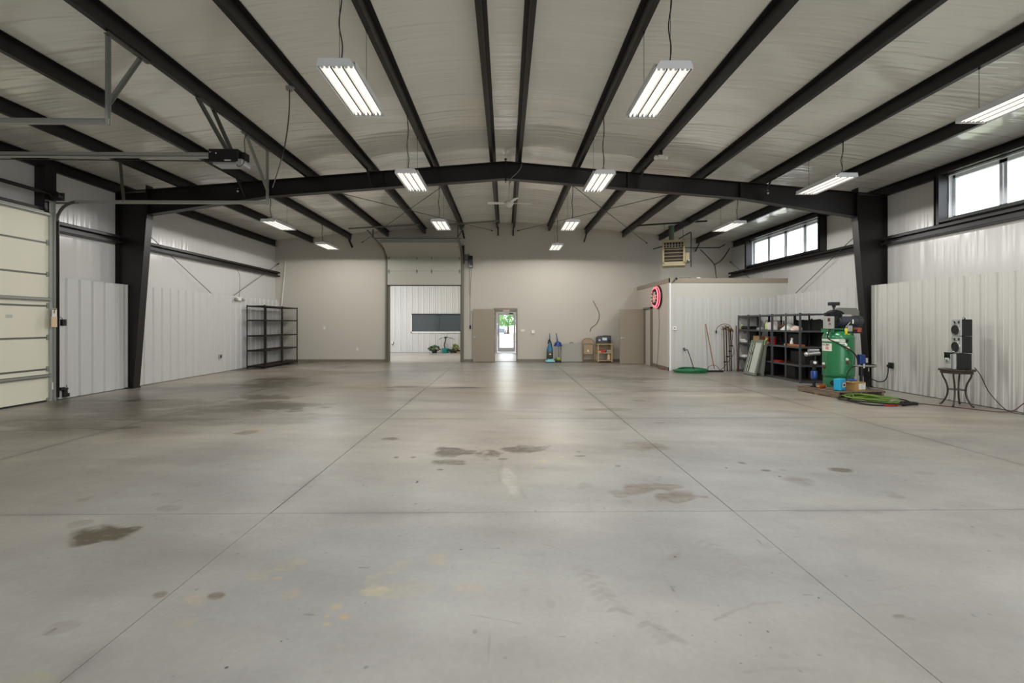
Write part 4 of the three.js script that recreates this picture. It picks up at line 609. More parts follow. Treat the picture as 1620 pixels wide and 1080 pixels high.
// ------------------------------------------------------------------ unit heater, flue and gas pipe above the office
{
  const t = thing('unit_heater', 'beige gas unit heater with louvres hanging above the office', 'heater', [5.62, 3.46, -15.75], -0.34);
  part(t, 'cabinet', [slabBox(-0.36, 0.36, 0.06, 0.13, 0, 0.02), slabBox(-0.36, 0.36, 0.78, 0.86, 0, 0.02), slabBox(-0.36, -0.3, 0.06, 0.86, 0, 0.02), slabBox(0.3, 0.36, 0.06, 0.86, 0, 0.02), slabBox(-0.36, -0.35, 0.02, 0.86, -0.62, 0), slabBox(0.35, 0.36, 0.02, 0.86, -0.62, 0), slabBox(-0.36, 0.36, 0.85, 0.86, -0.62, 0), slabBox(-0.36, 0.36, 0.0, 0.06, -0.62, 0.012), rbox(0.13, 0.34, 0.3, 0.01, 0.43, 0.26, -0.2)], M.heater);
  part(t, 'back_panel', slabBox(-0.34, 0.34, 0.06, 0.84, -0.14, -0.12), M.heaterDark);
  for (let k = 0; k < 4; k++) part(t, 'louvre', bar(V(-0.3, 0.2 + k * 0.115, -0.02), V(0.3, 0.2 + k * 0.115, -0.02), 0.008, 0.045, V(0, 0.5, 0.87)), M.heater);
  for (const y of [0.66, 0.74]) { part(t, 'louvre', bar(V(-0.3, y - 0.045, -0.03), V(0.3, y - 0.045, -0.03), 0.01, 0.022), M.heater); for (let i = 0; i < 6; i++) part(t, 'heat_tube', cyl(0.018, 0.06, -0.235 + i * 0.094, y, -0.06, 10), M.silver); }
  part(t, 'flue_pipe', [cyl(0.085, 0.5, -0.07, 1.12, -0.3, 20), cyl(0.1, 0.06, -0.07, 1.36, -0.3, 20)], M.fluePipe);
  part(t, 'support_angle', angle(V(-1.17, 1.44, -0.1), V(1.05, 1.44, -0.1), 0.045, 0.006), M.primer);
  for (const s of [-1, 1]) part(t, 'hanger_rod', rod(V(s * 0.3, 0.86, -0.3), V(s * 0.3, 1.44 + (s < 0 ? 0.08 : 0), -0.3), 0.006), M.steelRod);
  part(t, 'gas_pipe', tubeLine([V(0.16, 0.9, -0.1), V(0.52, 1.1, -0.1), V(0.55, 1.08, -0.1), V(0.55, -0.06, -0.08)], 0.016), M.black);
  part(t, 'gas_valve', [rbox(0.09, 0.09, 0.06, 0.012, 0.47, 0.13, -0.05), rod(V(0.4, 0.13, -0.05), V(0.55, 0.13, -0.05), 0.016)], M.darkGrey);
  part(t, 'valve_knob', new THREE.SphereGeometry(0.022, 12, 8).translate(0.48, 0.16, 0.0), M.white);
  single('gas_pipe', 'thin black gas pipe running level across the far wall behind the heater', 'pipe', join(tubeLine([V(5.9, 4.5, FAR + 0.06), V(6.25, 4.6, FAR + 0.06), V(6.35, 4.55, FAR + 0.06), V(8.55, 4.56, FAR + 0.06), V(8.8, 4.7, FAR + 0.06)], 0.018)), M.black);
  single('cable', 'slack dark cables drooping on the far wall over the office roof', 'cable', join(tube([V(7.8, 4.5, FAR + 0.04), V(8.1, 4.2, FAR + 0.04), V(8.36, 3.88, FAR + 0.05), V(8.42, 3.5, FAR + 0.06), V(8.45, 2.98, FAR + 0.12)], 0.012, 40, 6), tube([V(8.98, 4.55, FAR + 0.04), V(8.8, 4.25, FAR + 0.04), V(8.6, 4.02, FAR + 0.05), V(8.36, 3.88, FAR + 0.05)], 0.018, 30, 6)), M.wire);
}
function tubeLine(pts, r) { const l = []; for (let i = 0; i + 1 < pts.length; i++) { l.push(rod(pts[i], pts[i + 1], r, 10)); if (i) l.push(new THREE.SphereGeometry(r * 1.25, 10, 8).translate(pts[i].x, pts[i].y, pts[i].z)); } return join(l); }

// ------------------------------------------------------------------ shelving units: four posts, boards on beams; length along z, depth along x
function shelving(label, at, L, D, levels, pm, group, mid = false) {
  const t = thing('shelving_unit', label, 'shelf', at, 0, group), H = levels[levels.length - 1] + 0.02, p = 0.038;
  const post = (x, z) => part(t, 'post', [slabBox(x, x + Math.sign(-x) * p, 0, H, z, z + Math.sign(-z || 1) * 0.004), slabBox(x, x + Math.sign(-x) * 0.004, 0, H, z, z + Math.sign(-z || 1) * p), slabBox(x - 0.001, x + Math.sign(-x) * 0.036, 0, 0.012, z, z + Math.sign(-z || 1) * 0.036)], pm);
  for (const x of [-D / 2, D / 2]) for (const z of [-L / 2, L / 2]) post(x, z);
  if (mid) for (const x of [-D / 2, D / 2]) part(t, 'post', [slabBox(x, x + Math.sign(-x) * 0.004, 0, H, -p / 2, p / 2), slabBox(x, x + Math.sign(-x) * p, 0, H, -0.002, 0.002)], pm);
  for (const y of levels) {
    const s = part(t, 'shelf_board', slabBox(-D / 2 + 0.006, D / 2 - 0.006, y - 0.012, y, -L / 2 + 0.006, L / 2 - 0.006), M.board);
    for (const x of [-D / 2 + 0.001, D / 2 - 0.001]) part(s, 'beam', slabBox(x, x - Math.sign(x) * 0.02, y - 0.042, y + 0.002, -L / 2 + 0.004, L / 2 - 0.004), pm);
    for (const z of [-L / 2 + 0.001, L / 2 - 0.001]) part(s, 'beam', slabBox(-D / 2 + 0.004, D / 2 - 0.004, y - 0.042, y + 0.002, z, z - Math.sign(z) * 0.02), pm);
  }
  return t;
}
const lvL = [0.09, 0.62, 1.12, 1.65, 2.13];
shelving('empty black steel shelving unit with board shelves, nearer one by the left wall', [-8.43, 0, -16.68], 1.24, 0.62, lvL, M.shelfBlack, 'empty black shelving units');
shelving('empty black steel shelving unit with board shelves, farther one in the corner', [-8.43, 0, -17.94], 1.24, 0.62, lvL, M.shelfBlack, 'empty black shelving units');
single('white_pole', 'thin white pole leaning in the corner behind the black shelves', 'pole', join(rod(V(-9.0 + 0.02, 0.01, FAR + 0.2), V(-8.72, 4.0, FAR + 0.03), 0.014)), M.white);
const lvR = [0.05, 0.452, 0.925, 1.338, 1.775], SX = 7.84, SD = 0.66;
shelving('grey steel shelving unit beside the green compressor, nearest of the three', [SX, 0, -12.6], 1.26, SD, lvR, M.shelfGrey, 'grey shelving units', true);
shelving('grey steel shelving unit in the middle, holding a cardboard box and red cans', [SX, 0, -13.89], 1.28, SD, lvR, M.shelfGrey, 'grey shelving units', true);
shelving('narrow grey steel shelving unit at the end beside the pipe clamps', [SX, 0, -14.87], 0.64, SD, lvR, M.shelfGrey, 'grey shelving units');
{
  const pts = [[-13.25, 0.02], [-11.96, 0.02], [-11.96, 1.62], [-12.1, 1.6], [-12.22, 1.64], [-12.5, 1.62], [-12.55, 1.66], [-12.62, 1.61], [-12.95, 1.63], [-13.1, 1.6], [-13.25, 1.64]];
  single('dark_sheet', 'dark plastic sheet standing behind the nearest grey shelves', 'sheet', join(poly(pts, 0.012).rotateY(-Math.PI / 2).translate(8.2, 0, 0)), M.tarp);
  single('dark_sheet', 'dark board standing behind the lower shelves of the middle grey unit', 'sheet', join(slabBox(8.185, 8.2, 0.02, 1.3, -14.5, -13.27)), M.tarp);
  // things on the shelves: at(z, level) on the board
  const on = (k, x, z) => [x, lvR[k] + 0.001, z];
  let t = thing('bottle', 'lime green bottle on the upper grey shelf beside the white box', 'bottle', on(3, 7.62, -13.68));
  part(t, 'body', lathe([[0.001, 0], [0.05, 0], [0.052, 0.02], [0.052, 0.16], [0.02, 0.21], [0.018, 0.25], [0.001, 0.25]], 18), M.tag); part(t, 'cap', cyl(0.022, 0.04, 0, 0.262, 0, 14), M.lime);
  t = thing('bag', 'pale lilac paper bag standing on the upper grey shelf', 'bag', on(3, 7.7, -13.47));
  part(t, 'body', poly([[-0.13, 0], [0.13, 0], [0.14, 0.2], [0.1, 0.24], [-0.1, 0.2], [-0.14, 0.16]], 0.16, 0.01).translate(0, 0.01, -0.08).rotateY(-1.0), mat('#d8cfd4', 0.8)); part(t, 'fold', box(0.2, 0.03, 0.12, 0, 0.22, 0).rotateZ(0.2).rotateY(-1.0), mat('#d9c8b0', 0.8));
  t = thing('basket', 'brown wicker basket with a dark handle on the upper grey shelf', 'basket', on(3, 7.72, -13.02));
  part(t, 'body', lathe([[0.001, 0], [0.09, 0], [0.13, 0.14], [0.12, 0.14], [0.085, 0.015], [0.001, 0.015]], 20), M.rust); part(t, 'handle', torus(0.115, 0.012, 28).translate(0, 0.14, 0).rotateY(1), M.stem);
  const heap = (w, h, d, sd) => { const g = new THREE.SphereGeometry(1, 30, 16), p = g.attributes.position; for (let i = 0; i < p.count; i++) { const x = p.getX(i), y = p.getY(i), z = p.getZ(i), k = 0.7 + 0.6 * fbm(x * 1.7 + sd, z * 1.7 + y * 2.1 + sd, 3); p.setXYZ(i, x * w * k, Math.max(0, y) * h * k * 1.2, z * d * k); } g.computeVertexNormals(); return g; };
  single('cloth', 'crumpled white plastic cloth on the upper grey shelf', 'cloth', join(heap(0.15, 0.15, 0.22, 3)), M.cloth).position.set(...on(3, 7.74, -12.86));
  single('cloth', 'crumpled pinkish cloth on the upper grey shelf', 'cloth', join(heap(0.12, 0.09, 0.16, 9)), M.pinkBag).position.set(...on(3, 7.68, -12.4));
  single('cloth', 'grey folded rag on the far upper grey shelf', 'cloth', join(heap(0.12, 0.07, 0.16, 14)), mat('#8d9694', 0.8)).position.set(...on(3, 7.68, -14.1));
  t = thing('tool_case', 'flat black case on the end grey shelf', 'case', on(3, 7.7, -14.88)); part(t, 'body', rbox(0.3, 0.1, 0.42, 0.02, 0, 0.05, 0), M.black); part(t, 'handle', tube([V(-0.15, 0.05, -0.06), V(-0.19, 0.06, -0.04), V(-0.19, 0.06, 0.04), V(-0.15, 0.05, 0.06)], 0.01, 16, 6), M.darkGrey);
  t = thing('bottle', 'small lime and white bottle on the end grey shelf', 'bottle', on(3, 7.58, -15.07)); part(t, 'body', lathe([[0.001, 0], [0.035, 0], [0.036, 0.1], [0.014, 0.13], [0.001, 0.13]], 16), M.lime); part(t, 'cap', cyl(0.016, 0.03, 0, 0.14, 0, 12), M.white);
  t = thing('cardboard_box', 'plain cardboard box on the middle shelf of the grey unit', 'box', on(2, 7.7, -14.22)); part(t, 'body', box(0.2, 0.22, 0.4, 0, 0.11, 0), M.card); part(t, 'flap', [box(0.1, 0.004, 0.4, -0.051, 0.222, 0), box(0.096, 0.004, 0.4, 0.05, 0.222, 0)], M.card);
  for (const [z, h, l, k] of [[-13.72, 0.19, 'red can with a pale base on the middle grey shelf', 0.07], [-13.42, 0.2, 'dark red can on the middle grey shelf behind the post', 0.075]]) { t = thing('can', l, 'can', on(2, 7.66, z)); part(t, 'body', cyl(k, h, 0, h / 2, 0, 20), M.red); part(t, 'lid', lathe([[0.001, 0.02], [k * 0.9, 0.015], [k * 1.03, 0], [k * 1.03, -0.01], [0.001, -0.01]], 20).translate(0, h + 0.01, 0), M.silver); part(t, 'label', cyl(k + 0.001, h * 0.3, 0, h * 0.2, 0, 20), k < 0.072 ? M.manila : M.red); }
  t = thing('spray_bottle', 'white spray bottle on the middle shelf near the compressor', 'bottle', on(2, 7.62, -12.5)); part(t, 'body', lathe([[0.001, 0], [0.04, 0], [0.042, 0.1], [0.02, 0.15], [0.015, 0.18], [0.001, 0.18]], 18), M.white); part(t, 'trigger', [box(0.02, 0.03, 0.07, 0, 0.195, 0.015), box(0.012, 0.05, 0.012, 0, 0.17, 0.045)], M.white);
  t = thing('plank', 'orange brown wooden plank lying along the middle grey shelf', 'plank', on(2, 7.6, -12.35)); part(t, 'plank', box(0.1, 0.05, 0.72, 0, 0.026, 0), mat('#a5622c', 0.6)); part(t, 'end', box(0.102, 0.052, 0.03, 0, 0.026, -0.36), M.manila);
  single('tool_tray', 'flat red tray on the low grey shelf', 'tray', join(rbox(0.2, 0.03, 0.42, 0.01, 0, 0.016, 0), rbox(0.21, 0.012, 0.43, 0.005, 0, 0.036, 0)), M.red).position.set(...on(1, 7.64, -13.15));
  single('tool_box', 'white tool tray on the middle board of the end grey shelf', 'tray', join(rbox(0.16, 0.06, 0.3, 0.012, 0, 0.031, 0), rbox(0.02, 0.05, 0.3, 0.005, -0.08, 0.08, 0)), M.white).position.set(...on(2, 7.6, -14.9));
  single('tool_box', 'small white tray on the low board of the end grey shelf', 'tray', join(rbox(0.16, 0.06, 0.3, 0.012, 0, 0.031, 0), rbox(0.1, 0.03, 0.2, 0.005, 0, 0.07, 0)), M.white).position.set(...on(1, 7.6, -14.9));
  for (const [k, x, z, w, h, d, l] of [[2, 7.9, -12.7, 0.2, 0.3, 0.5, 'black box at the back of the middle grey shelf'], [1, 7.9, -12.5, 0.25, 0.32, 0.6, 'black bin at the back of the lower grey shelf'], [0, 7.86, -12.75, 0.3, 0.3, 0.5, 'black bin on the bottom grey shelf'], [1, 7.85, -13.9, 0.3, 0.34, 0.7, 'black box on the lower shelf behind the leaning sashes'], [0, 7.85, -13.75, 0.3, 0.3, 0.6, 'black bin on the bottom shelf behind the leaning sashes'], [2, 7.9, -14.85, 0.2, 0.3, 0.4, 'black box on the end grey shelf'], [3, 7.95, -13.9, 0.2, 0.24, 0.5, 'dark green box at the back of the upper grey shelf']])
    { t = thing('storage_bin', l, 'bin', on(k, x, z)); part(t, 'body', poly([[-w / 2 * 0.9, 0], [w / 2 * 0.9, 0], [w / 2, h], [-w / 2, h]], d).translate(0, 0, -d / 2), M.black); part(t, 'lid', rbox(w + 0.02, 0.025, d + 0.02, 0.006, 0, h + 0.012, 0), M.rubber); }
}
// two glazed sashes leaning on the shelves
function sash(label, at, w) {
  const t = thing('window_sash', label, 'window sash', at), H = 1.04;
  part(t, 'frame', [box(0.04, H, 0.06, 0, H / 2, -w / 2 + 0.03), box(0.04, H, 0.06, 0, H / 2, w / 2 - 0.03), box(0.04, 0.07, w - 0.12, 0, 0.035, 0), box(0.04, 0.06, w - 0.12, 0, H - 0.03, 0)], M.sage);
  part(t, 'pane', box(0.008, H - 0.12, w - 0.12, 0, H / 2, 0), M.sageGlass);
  part(t, 'mullion', [box(0.036, H - 0.12, 0.035, 0, H / 2, -w * 0.12)], M.sage); part(t, 'seal', [box(0.03, H - 0.12, 0.014, -0.004, H / 2, -w * 0.3), box(0.03, H - 0.12, 0.012, -0.004, H / 2, -w * 0.12 - 0.03)], M.black); part(t, 'latch', box(0.03, 0.08, 0.03, -0.02, H * 0.6, -w * 0.14), M.black);
  t.rotation.z = w > 0.6 ? -0.245 : -0.1; return t;
}
sash('pale green framed glass sash leaning on the grey shelves, front one', [7.215, 0.012, -13.9], 0.68);
sash('narrower green framed sash leaning behind the front one', [7.4, 0.012, -13.74], 0.5);
single('tag_strap', 'lime green strap hanging over the corner of the leaning sash', 'strap', join(tube([V(7.5, 1.1, -13.5), V(7.44, 1.0, -13.47), V(7.42, 0.9, -13.46)], 0.014, 12, 6), tube([V(7.5, 1.1, -13.42), V(7.44, 1.02, -13.45), V(7.42, 0.92, -13.46)], 0.014, 12, 6)), M.lime);

// ------------------------------------------------------------------ pipe clamps, floor squeegee, cords by the office front
[[6.985, -14.98, 1.4, 'first from the left'], [7.05, -14.95, 1.44, 'second from the left'], [7.13, -14.93, 1.38, 'third from the left'], [7.2, -14.97, 1.34, 'fourth from the left']].forEach(([x, z, h, w], i) => {
  const t = thing('bar_clamp', `tall steel bar clamp leaning against the office front, ${w}`, 'clamp', [x, 0.001, z], 0, 'bar clamps leaning by the shelves');
  part(t, 'bar', box(0.028, h, 0.012, 0, h / 2, 0), i % 2 ? M.primer : M.rust);
  part(t, 'head', [box(0.1, 0.045, 0.03, 0.03, h - 0.03, 0), box(0.03, 0.09, 0.03, 0.075, h - 0.05, 0), rod(V(0.08, h - 0.06, 0), V(-0.08, h - 0.06, 0), 0.011)], M.brass);
  part(t, 'screw', [rod(V(-0.02, h - 0.1, 0), V(-0.02, h + 0.02, 0), 0.01), rod(V(-0.06, h + 0.02, 0), V(0.02, h + 0.02, 0), 0.007)], M.rust);
  part(t, 'foot_jaw', [box(0.09, 0.04, 0.03, 0.02, 0.3 + i * 0.17, 0)], M.black); t.rotation.x = -0.06;
});
single('broom_handle', 'dark red pole leaning against the end of the grey shelves', 'pole', join(rod(V(7.33, 0.005, -14.85), V(7.44, 1.45, -15.16), 0.016), lathe([[0.001, 0], [0.03, 0.01], [0.03, 0.1], [0.016, 0.13], [0.001, 0.13]], 14).translate(7.33, 0.0, -14.85)), M.wireRed);
{
  const t = thing('floor_squeegee', 'floor squeegee with long brown wooden handle leaning on the office front', 'squeegee', [6.51, 0, -14.74]);
  part(t, 'blade', [box(0.64, 0.045, 0.025, 0, 0.035, 0), box(0.64, 0.03, 0.008, 0, 0.016, 0)], M.rubber);
  part(t, 'handle', rod(V(0.04, 0.1, -0.02), V(-0.07, 1.5, -0.4), 0.014, 10), M.handleWood);
  part(t, 'brace', tube([V(-0.22, 0.05, 0), V(-0.15, 0.16, 0), V(-0.03, 0.21, -0.03), V(0.1, 0.19, -0.02), V(0.22, 0.05, 0)], 0.008, 30, 6), M.rust);
  const c = single('extension_cord', 'reddish cord with black plug draped over the bar clamps', 'cord', join(tube([V(6.78, 1.3, -15.12), V(6.8, 1.4, -15.08), V(6.93, 1.5, -14.98), V(7.08, 1.47, -14.9), V(7.18, 1.3, -14.88), V(7.16, 0.9, -14.87), V(7.22, 0.6, -14.87), V(7.05, 0.35, -14.84), V(6.85, 0.12, -14.8), V(6.7, 0.03, -14.76)], 0.009, 80, 6)), M.wireRed);
  const pl = thing('cord_plug', 'black plug hanging on the cord end left of the bar clamps', 'plug', [6.775, 1.22, -15.13]); part(pl, 'body', lathe([[0.001, 0.09], [0.012, 0.085], [0.024, 0.05], [0.024, 0.0], [0.001, 0.0]], 14), M.black); part(pl, 'prong', [box(0.004, 0.02, 0.012, -0.008, -0.01, 0), box(0.004, 0.02, 0.012, 0.008, -0.01, 0)], M.brass);
}
// coils of hose: one long tube wound in loops
function coil(cx, cz, rx, rz, loops, r, sd, lift = 0.02) {
  const pts = [], N = loops * 18;
  for (let i = 0; i <= N; i++) { const a = (i / 18) * Math.PI * 2, k = i / N, w = 1 + 0.16 * (fbm(k * 9 + sd, sd, 2) - 0.5) * 2 - 0.1 * Math.abs(((k * loops) % 2) - 1); pts.push(V(cx + rx * w * Math.cos(a) + 0.07 * Math.sin(k * 7 + sd), r + lift * k * loops + 0.012 * Math.sin(a * 2 + k * 5), cz + rz * w * Math.sin(a) + 0.05 * Math.cos(k * 5 + sd))); }
  return tube(pts, r, N * 3, 7);
}
single('garden_hose', 'dark green hose coiled on the floor in front of the office', 'hose', join(coil(5.73, -14.66, 0.47, 0.42, 6, 0.014, 2, 0.018)), M.hoseGreen);
{
  const t = thing('wall_spigot', 'small wall spigot with a black hose leading down to the green coil', 'spigot', [5.74, 0.7, -15.19]);
  part(t, 'valve', [rod(V(0, 0, 0), V(0, 0, 0.09), 0.016), cyl(0.03, 0.02, 0, 0.03, 0.07, 14), cyl(0.012, 0.06, 0, -0.03, 0.085, 10), cyl(0.03, 0.006, 0, 0, 0.01, 14).rotateX(0)], M.black);
  part(t, 'hose', tube([V(0, -0.05, 0.085), V(0.06, -0.01, 0.14), V(0.12, -0.2, 0.2), V(0.22, -0.55, 0.24), V(0.25, -0.66, 0.28)], 0.012, 30, 7), M.rubber);
  const th = thing('thermostat', 'white thermostat with dark screen on the ribbed office front', 'thermostat', [5.45, 1.37, -15.2]); part(th, 'body', rbox(0.13, 0.12, 0.03, 0.01, 0, 0, 0.016), M.white); part(th, 'screen', box(0.05, 0.03, 0.004, 0, 0.005, 0.032), M.darkGrey);
}
// neon wall clock
{
  const t = thing('neon_clock', 'round black wall clock with red neon ring on the office side wall', 'clock', [5.28, 2.43, -16.25], -Math.PI / 2);
  part(t, 'case', lathe([[0.001, 0], [0.38, 0], [0.395, 0.02], [0.395, 0.05], [0.31, 0.07], [0.3, 0.12], [0.27, 0.14], [0.001, 0.14]], 48).rotateX(Math.PI / 2), M.blackGloss);
  part(t, 'face', cyl(0.25, 0.012, 0, 0, 0, 48).rotateX(Math.PI / 2).translate(0, 0, 0.148), mat('#a9bba9', 0.5));
  const rim = part(t, 'rim', [torus(0.265, 0.02, 48).translate(0, 0, 0.145)], M.blackGloss); const teeth = []; for (let k = 0; k < 12; k++) { const a = (k / 12) * Math.PI * 2; part(rim, 'hour_mark', box(0.045, 0.07, 0.03, 0, 0.235, 0.165).rotateZ(a), M.black); }
  for (const [r, z, q] of [[0.325, 0.135, 0.024], [0.36, 0.075, 0.016]]) part(t, 'neon_tube', torus(r, q, 64, 10).translate(0, 0, z), M.neonRed);
  part(t, 'hand', [box(0.016, 0.19, 0.006, 0, 0.08, 0.158).rotateZ(0.5), box(0.02, 0.12, 0.006, 0, 0.05, 0.16).rotateZ(-1.9)], M.black);
  part(t, 'hanger', tube([V(-0.12, 0.37, 0.03), V(0, 0.5, 0.01), V(0.12, 0.37, 0.03)], 0.005, 20, 5), M.wire);
  part(t, 'power_cord', tube([V(0.1, -0.36, 0.03), V(0.12, -0.9, 0.02), V(0.06, -1.6, 0.03), V(-0.02, -2.1, 0.03), V(-0.03, -2.36, 0.05), V(0.2, -2.41, 0.1)], 0.006, 50, 6), M.wire);
  const l = new THREE.PointLight('#ff5060', 0.12); l.position.set(5.02, 2.43, -16.25); l.name = 'neon_glow'; scene.add(l);
  const jb = thing('cord_reel', 'flat brown power strip on the floor at the office corner', 'power strip', [5.2, 0.001, -15.7]); part(jb, 'body', rbox(0.12, 0.04, 0.26, 0.01, 0, 0.021, 0), M.handleWood); part(jb, 'switch', box(0.03, 0.01, 0.03, 0, 0.045, 0.08), M.black);
  const cam = thing('security_camera', 'small black camera on a stalk at the office parapet corner', 'camera', [5.45, 2.93, -15.18]); part(cam, 'head', new THREE.SphereGeometry(0.04, 16, 12).translate(0.02, 0.03, 0.1), M.black); part(cam, 'stalk', rod(V(-0.08, -0.1, 0.01), V(0.01, 0.02, 0.08), 0.01), M.darkGrey);
  const sm = thing('ceiling_sensor', 'small white sensor on a stem above the office roof', 'sensor', [8.55, 2.98, -15.6]); part(sm, 'base', lathe([[0.001, 0], [0.16, 0], [0.17, 0.02], [0.06, 0.05], [0.001, 0.05]], 20), M.plasticWhite); part(sm, 'stem', cyl(0.012, 0.22, 0, 0.15, 0, 10), M.galv);
  const s2 = thing('roof_light', 'white round cap lying on the office roof by the parapet', 'lamp', [6.35, 2.97, -15.5]); part(s2, 'dome', lathe([[0.001, 0.08], [0.06, 0.07], [0.08, 0.02], [0.085, 0]], 20), M.white); part(s2, 'ring', torus(0.085, 0.012, 24).rotateX(Math.PI / 2).translate(0, 0.012, 0), M.silver);
  const s3 = thing('cable_coil', 'grey cable coil lying on the office roof', 'cable', [5.95, 2.985, -15.6]); part(s3, 'loops', [torus(0.17, 0.02, 28).rotateX(Math.PI / 2), torus(0.16, 0.02, 28).rotateX(Math.PI / 2 + 0.1).translate(0.01, 0.03, 0), torus(0.17, 0.018, 28).rotateX(Math.PI / 2 - 0.06).translate(0, 0.055, 0)], M.tableGrey); part(s3, 'tie', box(0.05, 0.1, 0.03, 0.165, 0.03, 0), M.black);
}

// ------------------------------------------------------------------ air compressor on its pallet
{
  const p = thing('pallet', 'worn wooden pallet under the green air compressor', 'pallet', [7.2, 0, -10.12], 0.144);
  for (let k = 0; k < 6; k++) part(p, 'deck_board', rbox(1.12, 0.02, 0.13, 0.004, 0, 0.12, -0.48 + k * 0.192), M.oldWood);
  for (const x of [-0.52, 0, 0.52]) part(p, 'stringer', [box(0.045, 0.09, 1.08, x, 0.065, 0)], M.oldWood);
  for (const z of [-0.45, 0, 0.45]) part(p, 'bottom_board', box(1.12, 0.019, 0.1, 0, 0.0105, z), M.oldWood);
  const t = thing('air_compressor', 'green upright air compressor with black pump and grey motor on a wooden pallet', 'air compressor', [7.37, 0.131, -10.38]);
  part(t, 'tank', lathe([[0.001, 0.1], [0.15, 0.11], [0.26, 0.16], [0.3, 0.25], [0.305, 0.3], [0.305, 1.05], [0.3, 1.11], [0.26, 1.2], [0.15, 1.25], [0.001, 1.26]], 48), M.green);
  const skirt = lathe([[0.28, 0], [0.29, 0], [0.29, 0.2], [0.28, 0.2]], 40); part(t, 'skirt', skirt, M.green);
  part(t, 'weld_band', [torus(0.306, 0.006, 48).rotateX(Math.PI / 2).translate(0, 0.26, 0), torus(0.306, 0.006, 48).rotateX(Math.PI / 2).translate(0, 1.08, 0)], M.green);
  part(t, 'drain_hole', cyl(0.06, 0.01, 0, 0, 0, 20).rotateX(Math.PI / 2).translate(0, 0.09, 0.288).rotateY(-0.95), M.black);
  part(t, 'platform', [box(0.62, 0.02, 0.42, 0.06, 1.275, 0), box(0.02, 0.09, 0.4, -0.24, 1.235, 0), box(0.02, 0.09, 0.4, 0.34, 1.235, 0)], M.green);
  // V-twin pump with fins, air filter on top, flywheel guard
  const pump = part(t, 'pump', [cyl(0.11, 0.26, 0, 0, 0, 20).rotateX(Math.PI / 2).translate(-0.1, 1.44, -0.05), box(0.2, 0.16, 0.2, -0.1, 1.36, -0.05), rod(V(-0.1, 1.46, 0.02), V(-0.2, 1.66, 0.02), 0.085, 14), rod(V(-0.1, 1.46, 0.02), V(0.0, 1.66, 0.02), 0.085, 14), cyl(0.02, 0.1, -0.1, 1.75, 0, 12)], M.black);
  for (const s of [-1, 1]) for (let k = 0; k < 4; k++) { const d = V(s * 0.45, 0.89, 0), c = V(-0.1 + s * 0.045, 1.545, 0.02).addScaledVector(d, k * 0.035); part(pump, 'cooling_fin', rod(c.clone().addScaledVector(d, -0.006), c.clone().addScaledVector(d, 0.006), 0.115, 18), M.rubber); }
  part(t, 'intake_filter', [rbox(0.2, 0.075, 0.12, 0.01, -0.1, 1.825, 0), box(0.05, 0.05, 0.05, -0.1, 1.765, 0)], M.black);
  part(t, 'belt_guard', [poly([[0.04, 0], [0.08, 0.16], [0.2, 0.22], [0.58, 0.21], [0.64, 0.15], [0.64, -0.2], [0.58, -0.25], [0.14, -0.22], [0.06, -0.12]], 0.08, 0.01).translate(0, 1.52, -0.32)], mat('#74756e', 0.6));
  part(t, 'motor', [rod(V(-0.02, 1.43, 0.05), V(0.34, 1.43, 0.05), 0.125, 28), rod(V(0.34, 1.43, 0.05), V(0.43, 1.43, 0.05), 0.135, 28), rod(V(-0.07, 1.43, 0.05), V(-0.02, 1.43, 0.05), 0.11, 28), box(0.3, 0.04, 0.22, 0.17, 1.3, 0.05)], M.darkGrey);
  part(t, 'motor_cap', [rod(V(0.43, 1.43, 0.05), V(0.47, 1.43, 0.05), 0.115, 24)], M.black);
  part(t, 'capacitor', [rod(V(0.0, 1.56, 0.1), V(0.2, 1.56, 0.1), 0.035, 16)], M.silver); part(t, 'rating_plate', box(0.03, 0.09, 0.002, 0.2, 1.43, 0.176), M.paper);
  part(t, 'starter_box', [rbox(0.17, 0.27, 0.13, 0.01, -0.325, 1.41, 0.16)], mat('#a3a39d', 0.5)); part(t, 'starter_switch', [box(0.05, 0.07, 0.006, -0.37, 1.47, 0.233), box(0.03, 0.03, 0.006, -0.35, 1.38, 0.233)], M.wireRed);
  part(t, 'pressure_switch', [rbox(0.1, 0.13, 0.08, 0.01, 0.05, 1.28, 0.26)], M.silver); part(t, 'relief_valve', [lathe([[0.001, 0], [0.03, 0.01], [0.026, 0.06], [0.034, 0.08], [0.03, 0.13], [0.001, 0.14]], 14).translate(-0.02, 1.15, 0.27), rod(V(-0.06, 1.16, 0.27), V(0.05, 1.16, 0.29), 0.01)], M.yellow);
  part(t, 'conduit', tube([V(-0.03, 1.29, 0.27), V(0.0, 1.36, 0.3), V(0.06, 1.41, 0.27), V(0.12, 1.41, 0.18)], 0.012, 20, 7), M.galv);
  part(t, 'check_valve', [cyl(0.06, 0.09, 0.3, 1.25, 0.2, 16), rod(V(0.16, 1.27, 0.24), V(0.28, 1.27, 0.22), 0.022, 12)], M.orange); part(t, 'discharge_tube', tube([V(0.02, 1.6, 0.08), V(0.12, 1.6, -0.16), V(0.4, 1.56, -0.2), V(0.42, 1.35, -0.05), V(0.34, 1.24, 0.12)], 0.012, 40, 7), M.copper);
  part(t, 'motor_bracket', box(0.36, 0.09, 0.1, 0.2, 1.22, 0.18), M.black);
  // printed bands and labels follow the tank
  const curved = (a0, a1, y0, y1, m, name, label) => part(t, name, new THREE.CylinderGeometry(0.3068, 0.3068, y1 - y0, 24, 1, true, a0, a1 - a0).translate(0, (y0 + y1) / 2, 0), m, label);
  const view = -0.61;
  curved(view - 1.45, view + 0.05, 1.0, 1.05, M.paper, 'printed_band'); for (const k of [0, 1, 2]) curved(view + 0.05, view + 0.46, 0.955 + k * 0.034, 0.975 + k * 0.034, M.paper, 'printed_band');
